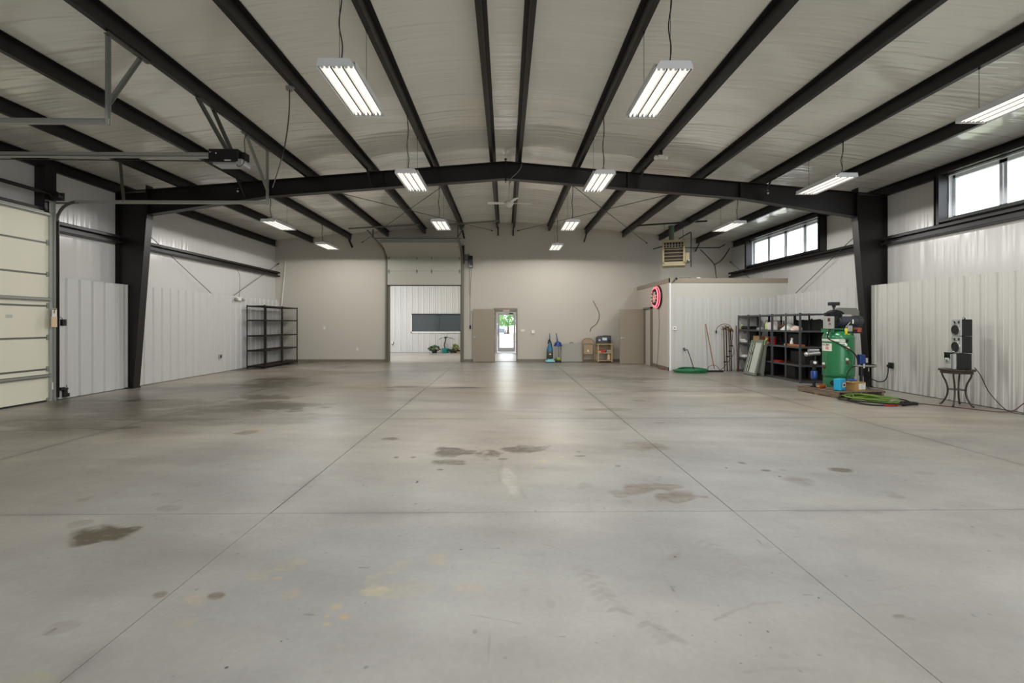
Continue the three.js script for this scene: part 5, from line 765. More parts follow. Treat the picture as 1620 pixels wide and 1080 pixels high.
  const lab = document.createElement('canvas'); lab.width = 256; lab.height = 128; const cx = lab.getContext('2d');
  cx.fillStyle = '#e6e2d4'; cx.fillRect(0, 0, 256, 128); cx.fillStyle = '#5f8a62'; for (let i = 0; i < 7; i++) cx.fillRect(8 + i * 19, 18, 14, 22); cx.fillStyle = '#7c2e28'; cx.fillRect(146, 14, 38, 26); cx.fillStyle = '#3f5f46'; cx.fillRect(190, 16, 22, 20); cx.fillStyle = '#d8807a'; cx.fillRect(132, 56, 64, 26); cx.fillStyle = '#a03a32'; for (let i = 0; i < 5; i++) cx.fillRect(132 + i * 14, 86, 11, 14);
  const labTex = new THREE.CanvasTexture(lab); labTex.colorSpace = THREE.SRGBColorSpace;
  const lg = new THREE.CylinderGeometry(0.3068, 0.3068, 0.17, 24, 1, true, view - 1.35, 0.95).translate(0, 0.87, 0), lm = shade(new THREE.Mesh(lg, mat('#ffffff', 0.6, 0, { map: labTex }))); lm.name = numbered('tank_label'); t.add(lm);
  for (const [a, y, m, s] of [[0.5, 1.02, M.black, 0.05], [0.42, 0.93, M.paper, 0.045], [0.55, 0.86, M.manila, 0.05], [0.5, 0.62, M.paper, 0.04], [0.55, 0.55, M.rust, 0.05], [-0.95, 0.43, M.rust, 0.055], [-1.0, 0.5, M.paper, 0.04]]) { const q = part(t, 'fitting', [cyl(s * 0.5, 0.05, 0, 0, 0, 14).rotateX(Math.PI / 2).translate(0, y, 0.32), box(s, s * 1.3, 0.01, 0, y, 0.312)], m); q.rotation.y = view + a; }
  part(t, 'air_hose', tube([V(-0.3, 1.28, 0.18), V(-0.36, 1.08, 0.18), V(-0.26, 0.98, 0.3), V(-0.08, 0.86, 0.38), V(0.06, 0.76, 0.39), V(0.16, 0.62, 0.36), V(0.19, 0.5, 0.34)], 0.013, 60, 8), M.rubber);
  part(t, 'outlet_pipe', [rod(V(0.1, 0.475, 0.31), V(0.62, 0.47, 0.3), 0.016), rod(V(0.34, 0.43, 0.3), V(0.34, 0.52, 0.3), 0.026)], M.chrome);
  part(t, 'drain_hose', tube([V(0.14, 0.47, 0.33), V(0.02, 0.45, 0.38), V(-0.1, 0.33, 0.42), V(-0.18, 0.18, 0.5), V(-0.2, 0.03, 0.62), V(-0.16, -0.1, 0.78), V(0.0, -0.118, 0.85)], 0.01, 50, 7), M.rubber);
  // filter bowls, dryers and boxes round the tank
  const f = thing('air_filter', 'blue air filter bowl with silver regulator left of the green tank', 'air filter', [6.74, 0.131, -10.25]);
  part(f, 'bowl', lathe([[0.001, 0.16], [0.05, 0.17], [0.065, 0.22], [0.065, 0.34], [0.05, 0.36], [0.001, 0.36]], 20), M.deepBlue); part(f, 'head', [rbox(0.13, 0.12, 0.1, 0.015, 0, 0.52, 0), cyl(0.035, 0.1, 0, 0.42, 0, 14)], M.rubber); part(f, 'gauge', [cyl(0.03, 0.03, 0, 0, 0, 16).rotateX(Math.PI / 2).translate(-0.02, 0.54, 0.06)], M.white);
  part(f, 'regulator', [rod(V(-0.16, 0.72, 0), V(0.12, 0.74, 0), 0.045, 16), new THREE.SphereGeometry(0.05, 16, 12).translate(-0.16, 0.72, 0), rod(V(-0.12, 0.8, 0), V(0.1, 0.8, 0), 0.035, 14)], M.chrome); part(f, 'stand_pipe', rod(V(0.03, 0.36, 0), V(0.03, 0.74, 0), 0.016), M.black); part(f, 'foot', [cyl(0.03, 0.16, 0, 0.08, 0, 14), cyl(0.07, 0.012, 0, 0.006, 0, 18)], M.black);
  const dm = thing('pump_motor', 'small copper coloured motor on the pallet corner', 'motor', [6.7, 0.131, -9.93]); part(dm, 'winding', [rod(V(-0.06, 0.06, 0), V(0.05, 0.06, 0), 0.055, 18)], M.copper); part(dm, 'shaft', [rod(V(-0.1, 0.06, 0), V(0.09, 0.06, 0), 0.018, 10), box(0.1, 0.012, 0.1, 0, 0.006, 0)], M.silver);
  const f2 = thing('air_dryer', 'blue air dryer with black valve right of the green tank by the column', 'air dryer', [7.82, 0.131, -10.3]);
  part(f2, 'canister', [rbox(0.13, 0.22, 0.1, 0.02, 0, 0.6, 0)], M.deepBlue); part(f2, 'bowl', [cyl(0.045, 0.2, 0, 0.34, 0, 16), cyl(0.03, 0.25, 0, 0.12, 0, 14)], M.black); part(f2, 'valve', [rod(V(0, 0.47, 0), V(0.3, 0.46, 0.04), 0.03, 12), box(0.1, 0.07, 0.07, 0.2, 0.46, 0.03)], M.black); part(f2, 'gauge', [cyl(0.028, 0.1, 0.12, 0.58, 0, 14), rod(V(0.13, 0.42, 0.05), V(0.13, 0.34, 0.05), 0.01)], M.silver); part(f2, 'foot', cyl(0.07, 0.012, 0, 0.006, 0, 16), M.black);
  const cs = thing('tool_case', 'bright cyan plastic case standing on the pallet', 'case', [6.93, 0.131, -9.72], 0.55);
  part(cs, 'shell', rbox(0.25, 0.25, 0.14, 0.03, 0, 0.126, 0), M.cyan); part(cs, 'side', rbox(0.03, 0.24, 0.13, 0.01, 0.125, 0.124, 0), M.deepBlue); part(cs, 'picture_label', [box(0.12, 0.09, 0.002, 0.03, 0.12, 0.0715)], M.paper); part(cs, 'picture', box(0.08, 0.05, 0.002, 0.03, 0.12, 0.0728), M.wireRed);
  const bx = thing('cardboard_box', 'small cardboard box with white label on the pallet', 'box', [7.3, 0.131, -9.78], 0.3);
  part(bx, 'body', box(0.3, 0.17, 0.22, 0, 0.086, 0), M.card); part(bx, 'flap', [box(0.15, 0.004, 0.22, -0.12, 0.185, 0).rotateZ(0.08)], M.card); part(bx, 'label', box(0.19, 0.12, 0.002, 0.045, 0.085, 0.1115), M.paper); part(bx, 'print', [box(0.05, 0.012, 0.001, 0.08, 0.12, 0.1128), box(0.006, 0.1, 0.001, 0.04, 0.085, 0.1128)], M.tableGrey);
  single('glove', 'crumpled blue glove lying on the small cardboard box', 'glove', join([rbox(0.13, 0.04, 0.07, 0.018, 7.22, 0.345, -9.78), rbox(0.05, 0.03, 0.03, 0.012, 7.3, 0.335, -9.77), rbox(0.06, 0.028, 0.02, 0.01, 7.28, 0.335, -9.74), rbox(0.045, 0.025, 0.02, 0.01, 7.18, 0.335, -9.72)]), M.blue);
  single('air_hose', 'black rubber air hose ring lying under the lime green hose', 'hose', join(coil(7.1, -9.05, 0.52, 0.46, 2, 0.015, 5, 0.022), tube([V(7.55, 0.016, -8.95), V(7.68, 0.02, -8.85), V(7.66, 0.03, -8.7), V(7.5, 0.03, -8.66), V(7.3, 0.02, -8.6)], 0.024, 30, 7)), M.rubber);
  single('air_hose', 'lime green air hose coiled on the floor in front of the pallet', 'hose', join(coil(7.08, -9.05, 0.36, 0.36, 4, 0.011, 11, 0.014).translate(0, 0.035, 0), coil(7.0, -9.1, 0.26, 0.4, 2, 0.011, 21, 0.012).translate(0, 0.06, 0)), M.hoseLime);
  single('hose_end', 'red hose end lying beside the lime green coil', 'hose', join(tube([V(6.95, 0.02, -8.6), V(7.05, 0.02, -8.57), V(7.15, 0.02, -8.58)], 0.014, 12, 8), cyl(0.018, 0.03, 0, 0, 0, 12).rotateZ(Math.PI / 2).translate(7.165, 0.022, -8.58)), M.red);
}
// outlets, cords on the right side
{
  const X = LINER_R - 0.005;
  const o = thing('wall_outlet', 'black plug in a wall outlet with a cord hanging to the floor', 'outlet', [X, 0.57, -10.6]); part(o, 'box', rbox(0.06, 0.13, 0.11, 0.01, -0.02, 0.0, 0), M.black); part(o, 'plug', rod(V(-0.04, 0, 0.01), V(-0.11, -0.01, 0.02), 0.034, 14), M.black);
  part(o, 'cord', tube([V(-0.1, -0.03, 0.02), V(-0.1, -0.2, 0), V(-0.09, -0.34, -0.08), V(-0.1, -0.4, -0.25), V(-0.12, -0.37, -0.45), V(-0.25, -0.5, -0.4), V(-0.35, -0.555, -0.2), V(-0.3, -0.558, 0.12), V(-0.45, -0.558, 0.32), V(-0.56, -0.556, 0.2), V(-0.75, -0.5, 0.12)], 0.011, 90, 7), M.rubber);
  single('extension_cord', 'thin brown extension cord along the floor from the hose coil to the wall', 'cord', join(tube([V(7.55, 0.012, -9.1), V(7.8, 0.008, -8.85), V(8.09, 0.008, -8.5), V(8.3, 0.008, -8.16), V(8.45, 0.008, -7.98), V(8.6, 0.04, -7.9), V(8.71, 0.2, -7.8), V(8.72, 0.3, -7.5)], 0.008, 70, 6)), M.wireRed);
  single('extension_cord', 'black cord drooping from the table stand to the floor by the wall', 'cord', join(tube([V(8.5, 0.72, -8.46), V(8.56, 0.6, -8.42), V(8.6, 0.3, -8.3), V(8.62, 0.08, -8.1), V(8.6, 0.012, -7.95), V(8.66, 0.02, -7.7), V(8.71, 0.12, -7.5)], 0.007, 60, 6)), M.wire);
}
// ------------------------------------------------------------------ stand with stereo and two speakers
{
  const at = [8.29, 0, -8.58];
  const t = thing('plant_stand', 'dark wooden stand with three curved legs by the right wall', 'stand', at);
  const top = []; for (let k = 0; k < 8; k++) { const a = (k / 8) * Math.PI * 2 + 0.39; top.push([0.265 * Math.cos(a), 0.265 * Math.sin(a)]); }
  part(t, 'table_top', [poly(top, 0.02, 0.008).rotateX(-Math.PI / 2).translate(0, 0.66, 0), poly(top.map(([x, y]) => [x * 0.9, y * 0.9]), 0.045, 0.004).rotateX(-Math.PI / 2).translate(0, 0.61, 0)], M.darkWood);
  for (const a of [-0.62, 1.1, 2.55, 4.1]) part(t, 'leg', tube([[0.21, 0.63], [0.2, 0.56], [0.145, 0.42], [0.125, 0.3], [0.145, 0.16], [0.2, 0.05], [0.225, 0.016], [0.24, 0.03]].map(([r, y]) => V(r * Math.cos(a), y, r * Math.sin(a))), 0.0145, 40, 8), M.darkWood);
  part(t, 'ring_shelf', [cyl(0.14, 0.014, 0, 0.31, 0, 28)], M.darkWood);
  const s = thing('stereo', 'silver and black mini stereo standing on the dark wooden stand', 'stereo', [at[0] - 0.01, 0.689, at[2] + 0.02], -0.12);
  part(s, 'cabinet', rbox(0.26, 0.28, 0.24, 0.006, 0.02, 0.14, 0), M.black); part(s, 'front_panel', [rbox(0.03, 0.27, 0.16, 0.006, -0.12, 0.137, -0.04), rbox(0.04, 0.28, 0.06, 0.01, -0.115, 0.14, 0.09)], M.silver);
  part(s, 'display', [box(0.006, 0.09, 0.13, -0.137, 0.225, -0.045), box(0.05, 0.025, 0.17, -0.11, 0.285, -0.04)], M.blackGloss); part(s, 'knob', [cyl(0.022, 0.02, 0, 0, 0, 16).rotateZ(Math.PI / 2).translate(-0.142, 0.14, -0.04)], M.chrome); part(s, 'slot', [box(0.003, 0.006, 0.14, -0.136, 0.075, -0.04), box(0.003, 0.006, 0.14, -0.136, 0.045, -0.04), box(0.003, 0.02, 0.09, -0.139, 0.185, -0.045)], M.paper);
  [[0.978, 'lower'], [1.287, 'upper']].forEach(([y, w]) => {
    const b = thing('speaker', `silver fronted black speaker, ${w} one of two stacked on the stereo`, 'speaker', [at[0] + 0.06, y, at[2] + 0.03], -0.12, 'stacked speakers on the stand');
    part(b, 'cabinet', rbox(0.17, 0.305, 0.22, 0.005, 0.01, 0.154, 0), M.black); part(b, 'front_panel', rbox(0.02, 0.3, 0.215, 0.008, -0.082, 0.154, 0), M.silver);
    part(b, 'woofer', [cyl(0.075, 0.012, 0, 0, 0, 28).rotateZ(Math.PI / 2).translate(-0.096, 0.115, -0.015), torus(0.075, 0.01, 32).rotateY(Math.PI / 2).translate(-0.098, 0.115, -0.015)], M.black); part(b, 'surround', torus(0.09, 0.008, 32).rotateY(Math.PI / 2).translate(-0.096, 0.115, -0.01), M.chrome);
    part(b, 'tweeter', [cyl(0.026, 0.014, 0, 0, 0, 20).rotateZ(Math.PI / 2).translate(-0.095, 0.25, -0.02), torus(0.03, 0.005, 24).rotateY(Math.PI / 2).translate(-0.1, 0.25, -0.02)], M.chrome); part(b, 'port', box(0.012, 0.05, 0.03, -0.09, 0.255, 0.06), M.black); part(b, 'tweeter_dome', new THREE.SphereGeometry(0.014, 12, 8).translate(-0.1, 0.25, -0.02), M.black);
  });
  const h = thing('wire_loop', 'small black wire loop lying on top of the upper speaker', 'cable', [at[0] + 0.08, 1.597, at[2] + 0.05]); part(h, 'loop', torus(0.018, 0.004, 20).translate(0, 0.018, 0), M.black); part(h, 'plug', cyl(0.007, 0.03, 0.025, 0.008, 0, 8), M.black);
}
// ------------------------------------------------------------------ left wall fittings
{
  const X = LINER_L + 0.004;
  let t = thing('wall_outlet', 'small dark outlet low on the ribbed left wall', 'outlet', [X, 0.5, -14.83]); part(t, 'box', rbox(0.05, 0.12, 0.12, 0.008, 0.02, 0, 0), M.silver); part(t, 'socket', [box(0.004, 0.08, 0.07, 0.046, 0, 0.01)], M.black);
  t = thing('door_button', 'black door control box on the ribbed left wall beside the track', 'button', [X, 1.54, -9.6]); part(t, 'box', rbox(0.06, 0.13, 0.09, 0.012, 0.03, 0, 0), M.black); part(t, 'button', [cyl(0.016, 0.012, 0, 0, 0, 14).rotateZ(Math.PI / 2).translate(0.065, 0.03, 0), cyl(0.016, 0.012, 0, 0, 0, 14).rotateZ(Math.PI / 2).translate(0.065, -0.03, 0)], M.darkGrey); part(t, 'wire', tube([V(0.03, 0.06, 0.02), V(0.03, 0.1, 0.05), V(0.02, 0.1, 0.12)], 0.005, 14, 5), M.wire);
  t = thing('photo_eye', 'black photo eye on a bracket low beside the overhead door', 'sensor', [X, 0.02, -9.62]); part(t, 'eye', [rbox(0.06, 0.06, 0.09, 0.01, 0.06, 0.2, 0.08)], M.black); part(t, 'bracket', [box(0.05, 0.16, 0.07, 0.04, 0.1, 0), box(0.05, 0.03, 0.14, 0.05, 0.19, 0.03), box(0.05, 0.07, 0.06, 0.04, 0.06, -0.05)], M.black); part(t, 'wire', tube([V(0.04, 0.18, -0.04), V(0.03, 0.26, -0.05), V(0.02, 0.2, -0.07), V(0.02, 0.08, -0.08)], 0.005, 16, 5), M.wireRed);
  t = thing('emergency_light', 'white emergency light with two lamp heads above the left wall liner', 'emergency light', [X + 0.0, 2.34, -15.78]); part(t, 'body', rbox(0.08, 0.12, 0.26, 0.012, 0.045, 0, 0), M.plasticWhite);
  for (const s of [-1, 1]) part(t, 'lamp_head', [lathe([[0.001, -0.05], [0.03, -0.045], [0.06, 0.0], [0.055, 0.02], [0.001, 0.02]], 18).rotateZ(-0.9).translate(0.1, -0.02, s * 0.2), rod(V(0.05, -0.01, s * 0.12), V(0.09, -0.02, s * 0.19), 0.012)], M.tableGrey);
  part(t, 'wire', tube([V(0.02, 0.06, -0.1), V(-0.05, 0.4, -0.25), V(-0.03, 0.8, -0.2), V(-0.04, 1.05, 0.0)], 0.006, 30, 5), M.wire);
  t = thing('switch_plate', 'white blank wall plate right of the open doorway', 'switch', [0.68, 1.24, FAR]); part(t, 'plate', rbox(0.15, 0.09, 0.012, 0.004, 0, 0, 0.007), M.plasticWhite); part(t, 'screw', [cyl(0.004, 0.004, 0, 0, 0, 8).rotateX(Math.PI / 2).translate(0.05, 0, 0.014), cyl(0.004, 0.004, 0, 0, 0, 8).rotateX(Math.PI / 2).translate(-0.05, 0, 0.014)], M.silver);
  t = thing('thermostat', 'white square thermostat box on the far wall beside the doorway', 'thermostat', [1.09, 1.19, FAR]); part(t, 'body', rbox(0.13, 0.14, 0.05, 0.012, 0, 0, 0.026), M.plasticWhite); part(t, 'cover', rbox(0.1, 0.03, 0.01, 0.003, 0, -0.03, 0.053), M.white);
  single('loose_cable', 'loose thin brown cable curling down the far wall', 'cable', join(tube([V(3.49, 2.43, FAR + 0.012), V(3.56, 2.3, FAR + 0.02), V(3.72, 1.98, FAR + 0.02), V(3.74, 1.78, FAR + 0.02), V(3.62, 1.5, FAR + 0.02), V(3.42, 1.35, FAR + 0.02), V(3.38, 1.2, FAR + 0.02)], 0.009, 60, 6)), M.wire);
  for (const [x, y] of [[-7.2, 0.55], [-5.9, 0.42]]) { t = thing('wall_outlet', `faint white outlet plate low on the bare far wall, ${x < -7 ? 'nearer the black shelves' : 'nearer the sectional door'}`, 'outlet', [x, x < -7 ? 1.35 : 0.5, FAR]); part(t, 'plate', rbox(0.075, 0.115, 0.012, 0.004, 0, 0, 0.007), M.plasticWhite); part(t, 'socket', [box(0.03, 0.03, 0.003, 0, 0.025, 0.0135), box(0.03, 0.03, 0.003, 0, -0.025, 0.0135)], M.drywallWhite); }
  t = thing('wall_hook', 'small dark wall fitting low on the white ribbed wall of the far room', 'fitting', [-6.0, 0.5, -25.14]); part(t, 'plate', rbox(0.08, 0.12, 0.02, 0.004, 0, 0.02, 0.01), M.plasticWhite); part(t, 'hook', tube([V(0.05, 0.05, 0.02), V(0.05, -0.06, 0.04), V(0.0, -0.12, 0.05), V(-0.03, -0.06, 0.04)], 0.014, 20, 6), M.darkGrey);
}
// ------------------------------------------------------------------ things along the far wall
{
  let t = thing('vacuum_cleaner', 'blue upright vacuum cleaner against the far wall', 'vacuum cleaner', [1.73, 0, -18.5]);
  part(t, 'floor_head', [rbox(0.36, 0.09, 0.3, 0.03, 0, 0.05, 0.05), rbox(0.24, 0.07, 0.2, 0.03, 0.02, 0.11, 0.02)], M.aqua); part(t, 'bumper', rbox(0.37, 0.03, 0.31, 0.01, 0, 0.022, 0.05), M.black);
  part(t, 'bag_body', lathe([[0.001, 0.1], [0.1, 0.11], [0.12, 0.2], [0.125, 0.45], [0.11, 0.58], [0.06, 0.68], [0.03, 0.74], [0.001, 0.75]], 24), M.tealBlue); part(t, 'dust_cup', lathe([[0.001, 0.14], [0.126, 0.15], [0.13, 0.3], [0.128, 0.44], [0.001, 0.45]], 24).translate(0, 0, 0.006), mat('#4a4a40', 0.3)); part(t, 'emblem', [box(0.06, 0.04, 0.01, 0.0, 0.33, 0.135)], M.paper); part(t, 'stripe', box(0.14, 0.02, 0.01, 0, 0.42, 0.132), M.red);
  part(t, 'handle', [rod(V(-0.01, 0.7, -0.02), V(0.01, 1.02, -0.1), 0.022, 12), rod(V(0.01, 1.0, -0.1), V(0.0, 1.13, -0.13), 0.018, 12)], M.tealBlue); part(t, 'hose', tube([V(-0.07, 0.72, 0), V(-0.03, 0.9, 0.02), V(0.05, 0.75, 0.03), V(0.06, 0.6, 0.05)], 0.02, 24, 8), M.rubber);
  t = thing('carpet_cleaner', 'blue domed stick cleaner with lime base against the far wall', 'floor cleaner', [2.07, 0, -18.52]);
  part(t, 'base', [rbox(0.2, 0.07, 0.22, 0.02, 0, 0.04, 0), rbox(0.24, 0.03, 0.26, 0.01, 0, 0.018, 0)], M.black); part(t, 'tank_base', lathe([[0.001, 0.07], [0.09, 0.08], [0.085, 0.16], [0.05, 0.2], [0.001, 0.2]], 20), M.lime); part(t, 'column', [rod(V(-0.06, 0.1, 0), V(-0.055, 0.64, -0.02), 0.02, 10), rod(V(0.06, 0.1, 0), V(0.055, 0.64, -0.02), 0.02, 10)], M.silver);
  part(t, 'dome', lathe([[0.001, 0.83], [0.07, 0.815], [0.13, 0.76], [0.165, 0.66], [0.16, 0.64], [0.12, 0.68], [0.001, 0.72]], 28).translate(-0.02, 0, 0), M.deepBlue); part(t, 'handle', [rod(V(-0.03, 0.8, -0.03), V(-0.08, 1.14, -0.12), 0.016, 10), rod(V(-0.03, 0.8, -0.03), V(-0.045, 0.92, -0.06), 0.026, 10)], M.deepBlue);
  t = thing('folding_table', 'folded grey table with carry handle leaning on the far wall', 'folding table', [2.6, 0.004, -18.6], 0);
  part(t, 'panel', rbox(0.85, 0.72, 0.04, 0.015, 0, 0.36, 0.04), M.tableGrey); part(t, 'panel', rbox(0.85, 0.72, 0.04, 0.015, 0, 0.36, -0.015), M.tableGrey); part(t, 'edge', [box(0.012, 0.7, 0.02, 0.43, 0.35, 0.012), box(0.84, 0.014, 0.1, 0, 0.004, 0.012)], M.darkGrey); part(t, 'handle', tube([V(-0.07, 0.72, 0.03), V(-0.05, 0.765, 0.03), V(0.05, 0.765, 0.03), V(0.07, 0.72, 0.03)], 0.011, 20, 7), M.darkGrey); t.rotation.x = -0.14;
  t = thing('folding_chair', 'folded tan metal chair leaning on the far wall beside the cart', 'chair', [3.24, 0.004, -18.5], 0);
  part(t, 'front_frame', [tube([V(-0.235, 0.01, 0.06), V(-0.235, 0.3, 0.05), V(-0.235, 0.7, 0.02), V(-0.2, 0.86, 0), V(-0.1, 0.93, 0), V(0.1, 0.93, 0), V(0.2, 0.86, 0), V(0.235, 0.7, 0.02), V(0.235, 0.3, 0.05), V(0.235, 0.01, 0.06)], 0.016, 70, 8)], M.tan);
  part(t, 'rear_leg', [tube([V(-0.19, 0.01, -0.06), V(-0.19, 0.35, -0.01), V(-0.19, 0.6, 0.0)], 0.014, 20, 8)], M.tan); part(t, 'rear_leg', [tube([V(0.19, 0.01, -0.06), V(0.19, 0.35, -0.01), V(0.19, 0.6, 0.0)], 0.014, 20, 8)], M.tan);
  part(t, 'backrest', poly([[-0.22, 0.72], [-0.12, 0.74], [0.12, 0.74], [0.22, 0.72], [0.19, 0.86], [0.09, 0.92], [-0.09, 0.92], [-0.19, 0.86]], 0.014, 0.004).translate(0, 0, 0.01), M.tanLight); part(t, 'seat', rbox(0.36, 0.38, 0.03, 0.012, 0, 0.5, 0.035), M.tanLight); part(t, 'crossbar', [rod(V(-0.23, 0.19, 0.055), V(0.23, 0.19, 0.055), 0.009), rod(V(-0.19, 0.12, -0.04), V(0.19, 0.12, -0.04), 0.009)], M.tan); part(t, 'sticker', box(0.05, 0.08, 0.002, -0.01, 0.45, 0.052), M.paper); t.rotation.x = -0.1;
  t = thing('wooden_cart', 'small pale wooden cart with two shelves by the far wall', 'cart', [3.86, 0, -18.5]);
  for (const [x, z] of [[-0.27, -0.18], [0.27, -0.18], [-0.27, 0.18], [0.27, 0.18]]) { const l = part(t, 'leg', box(0.045, 0.68, 0.045, x, 0.37, z), M.wood); part(l, 'caster', [cyl(0.022, 0.02, 0, 0, 0, 14).rotateZ(Math.PI / 2).translate(x, 0.0225, z)], M.black); }
  part(t, 'top', rbox(0.66, 0.04, 0.46, 0.006, 0, 0.72, 0), M.wood); part(t, 'shelf', rbox(0.56, 0.025, 0.4, 0.004, 0, 0.38, 0), M.wood); part(t, 'shelf', rbox(0.56, 0.03, 0.4, 0.004, 0, 0.085, 0), M.wood); part(t, 'back_panel', box(0.5, 0.28, 0.01, 0, 0.55, -0.19), M.tanLight);
  t = thing('boombox', 'black portable stereo with silver display on the wooden cart', 'boombox', [3.83, 0.741, -18.48]);
  part(t, 'body', poly([[-0.27, 0], [0.27, 0], [0.28, 0.28], [0.1, 0.3], [-0.22, 0.26], [-0.275, 0.22]], 0.22, 0.012).translate(0, 0.012, -0.11), M.blackGloss); part(t, 'display', box(0.18, 0.1, 0.006, 0.02, 0.18, 0.125), M.silver); part(t, 'dial', cyl(0.035, 0.015, 0, 0, 0, 18).rotateX(Math.PI / 2).translate(-0.18, 0.14, 0.128), M.silver); part(t, 'speaker_grille', [cyl(0.06, 0.01, 0, 0, 0, 20).rotateX(Math.PI / 2).translate(0.2, 0.1, 0.126)], M.rubber);
  t = thing('red_box', 'flat red box on the middle shelf of the wooden cart', 'box', [3.74, 0.394, -18.44]); part(t, 'body', rbox(0.26, 0.1, 0.2, 0.008, 0, 0.051, 0), M.red); part(t, 'end_label', rbox(0.07, 0.06, 0.01, 0.003, -0.08, 0.032, 0.101), M.manila);
  t = thing('paper_stack', 'pale folded papers beside the red box on the cart shelf', 'papers', [4.02, 0.394, -18.44]); part(t, 'sheet', box(0.2, 0.03, 0.2, 0, 0.016, 0), M.tableGrey); part(t, 'sheet', box(0.17, 0.012, 0.18, 0.01, 0.08, 0).rotateZ(0.04), M.white); part(t, 'sheet', box(0.15, 0.034, 0.17, 0, 0.05, 0), M.tableGrey);
  t = thing('jug', 'cream cylinder jug on the bottom shelf of the wooden cart', 'jug', [4.02, 0.101, -18.42]); part(t, 'body', lathe([[0.001, 0], [0.055, 0], [0.06, 0.05], [0.05, 0.2], [0.03, 0.23], [0.001, 0.23]], 20), M.manila); part(t, 'cap', cyl(0.028, 0.03, 0, 0.24, 0, 14), M.paper);
}
// ------------------------------------------------------------------ plants in the room beyond
function leafCloud(n, rx, ry, rz, s, sd, up = 0.5) {
  const list = []; seed = sd;
  for (let i = 0; i < n; i++) {
    const a = rnd() * 6.283, b = Math.acos(1 - 2 * rnd()), r = Math.cbrt(0.25 + 0.75 * rnd()), g = poly([[0, 0], [s * 0.3, s * 0.4], [s * 0.22, s * 0.75], [0, s], [-s * 0.22, s * 0.75], [-s * 0.3, s * 0.4]], 0.002);
    g.rotateX((rnd() - 0.5) * 2.4).rotateZ((rnd() - 0.5) * 2).rotateY(rnd() * 6.28); g.translate(rx * r * Math.sin(b) * Math.cos(a), ry * r * Math.cos(b), rz * r * Math.sin(b) * Math.sin(a)); list.push(g);
  }
  return join(list);
}
{
  const z = -24.65;
  let t = thing('potted_plant', 'tall plant with broad drooping leaves in a teal pot', 'plant', [-3.14, 0, z]);
  part(t, 'pot', lathe([[0.001, 0], [0.14, 0], [0.17, 0.03], [0.19, 0.22], [0.175, 0.235], [0.165, 0.21], [0.001, 0.2]], 28), M.pot); part(t, 'stem', tube([V(0, 0.2, 0), V(-0.05, 0.42, 0), V(0.0, 0.62, 0), V(0.01, 0.82, 0)], 0.028, 24, 8), M.stem);
  const bl = (L, w, dr) => { const p = []; for (let i = 0; i <= 8; i++) { const k = i / 8; p.push([k, w * Math.sin(Math.PI * Math.pow(k, 0.8)) + 0.004]); } const g = poly([...p.map(([k, q]) => [k * L, q]), ...p.slice().reverse().map(([k, q]) => [k * L, -q])], 0.004).rotateX(-Math.PI / 2), a = g.attributes.position; for (let i = 0; i < a.count; i++) { const k = a.getX(i) / L; a.setY(i, a.getY(i) + 0.12 * k - dr * k * k); } g.computeVertexNormals(); return g; };
  [[0.1, 0.5, 0.12, 0.22], [3.0, 0.42, 0.11, 0.26], [1.3, 0.34, 0.1, 0.05], [4.6, 0.36, 0.1, 0.18]].forEach(([a, L, w, dr]) => part(t, 'leaf', bl(L, w, dr).rotateY(-a).translate(0.01, 0.78, 0), M.leaf)); part(t, 'leaf', bl(0.2, 0.04, 0.02).rotateZ(1.4).translate(0, 0.8, 0), M.leaf);
  t = thing('potted_plant', 'low bushy dark green plant left of the teal pot', 'plant', [-3.7, 0, z + 0.05]); part(t, 'foliage', leafCloud(160, 0.3, 0.16, 0.25, 0.1, 31).translate(0, 0.2, 0), M.leaf); part(t, 'pot', lathe([[0.001, 0], [0.12, 0], [0.15, 0.16], [0.001, 0.15]], 20), M.black);
  t = thing('potted_plant', 'small yellowish green bush right of the teal pot', 'plant', [-2.62, 0, z]); part(t, 'foliage', leafCloud(110, 0.17, 0.16, 0.16, 0.09, 57).translate(0, 0.26, 0), mat('#7d8a3a', 0.7)); part(t, 'pot', lathe([[0.001, 0], [0.09, 0], [0.11, 0.14], [0.001, 0.13]], 20), M.stem);
  t = thing('potted_plant', 'dark spreading plant in a small pot between the teal pot and yellow bush', 'plant', [-2.78, 0, z + 0.18]); part(t, 'foliage', leafCloud(60, 0.15, 0.06, 0.12, 0.08, 77).translate(0, 0.12, 0), M.leafDark); part(t, 'pot', lathe([[0.001, 0], [0.07, 0], [0.08, 0.08], [0.001, 0.07]], 18), M.stem);
  t = thing('planter_tray', 'pale wooden tray holding a pot beside the doorway', 'tray', [-2.33, 0, z]); part(t, 'tray', [box(0.42, 0.03, 0.3, 0, 0.045, 0), box(0.03, 0.03, 0.3, -0.15, 0.015, 0), box(0.03, 0.03, 0.3, 0.15, 0.015, 0)], M.wood); part(t, 'edge', [box(0.42, 0.02, 0.02, 0, 0.07, 0.14), box(0.42, 0.02, 0.02, 0, 0.07, -0.14)], M.wood);
  t = thing('flower_pot', 'small dark red pot on the pale wooden tray', 'pot', [-2.44, 0.061, z]); part(t, 'pot', lathe([[0.001, 0], [0.055, 0], [0.075, 0.1], [0.065, 0.1], [0.001, 0.09]], 18), M.wireRed); part(t, 'soil', cyl(0.066, 0.01, 0, 0.09, 0, 16), M.stem);
  t = thing('flower_stand', 'dark pedestal with white flowers on the pale wooden tray', 'plant', [-2.27, 0.061, z]); part(t, 'pedestal', lathe([[0.001, 0], [0.07, 0], [0.04, 0.04], [0.035, 0.5], [0.09, 0.6], [0.001, 0.6]], 18), M.stem); part(t, 'flower', leafCloud(70, 0.11, 0.07, 0.1, 0.06, 91).translate(0, 0.68, 0), M.white);
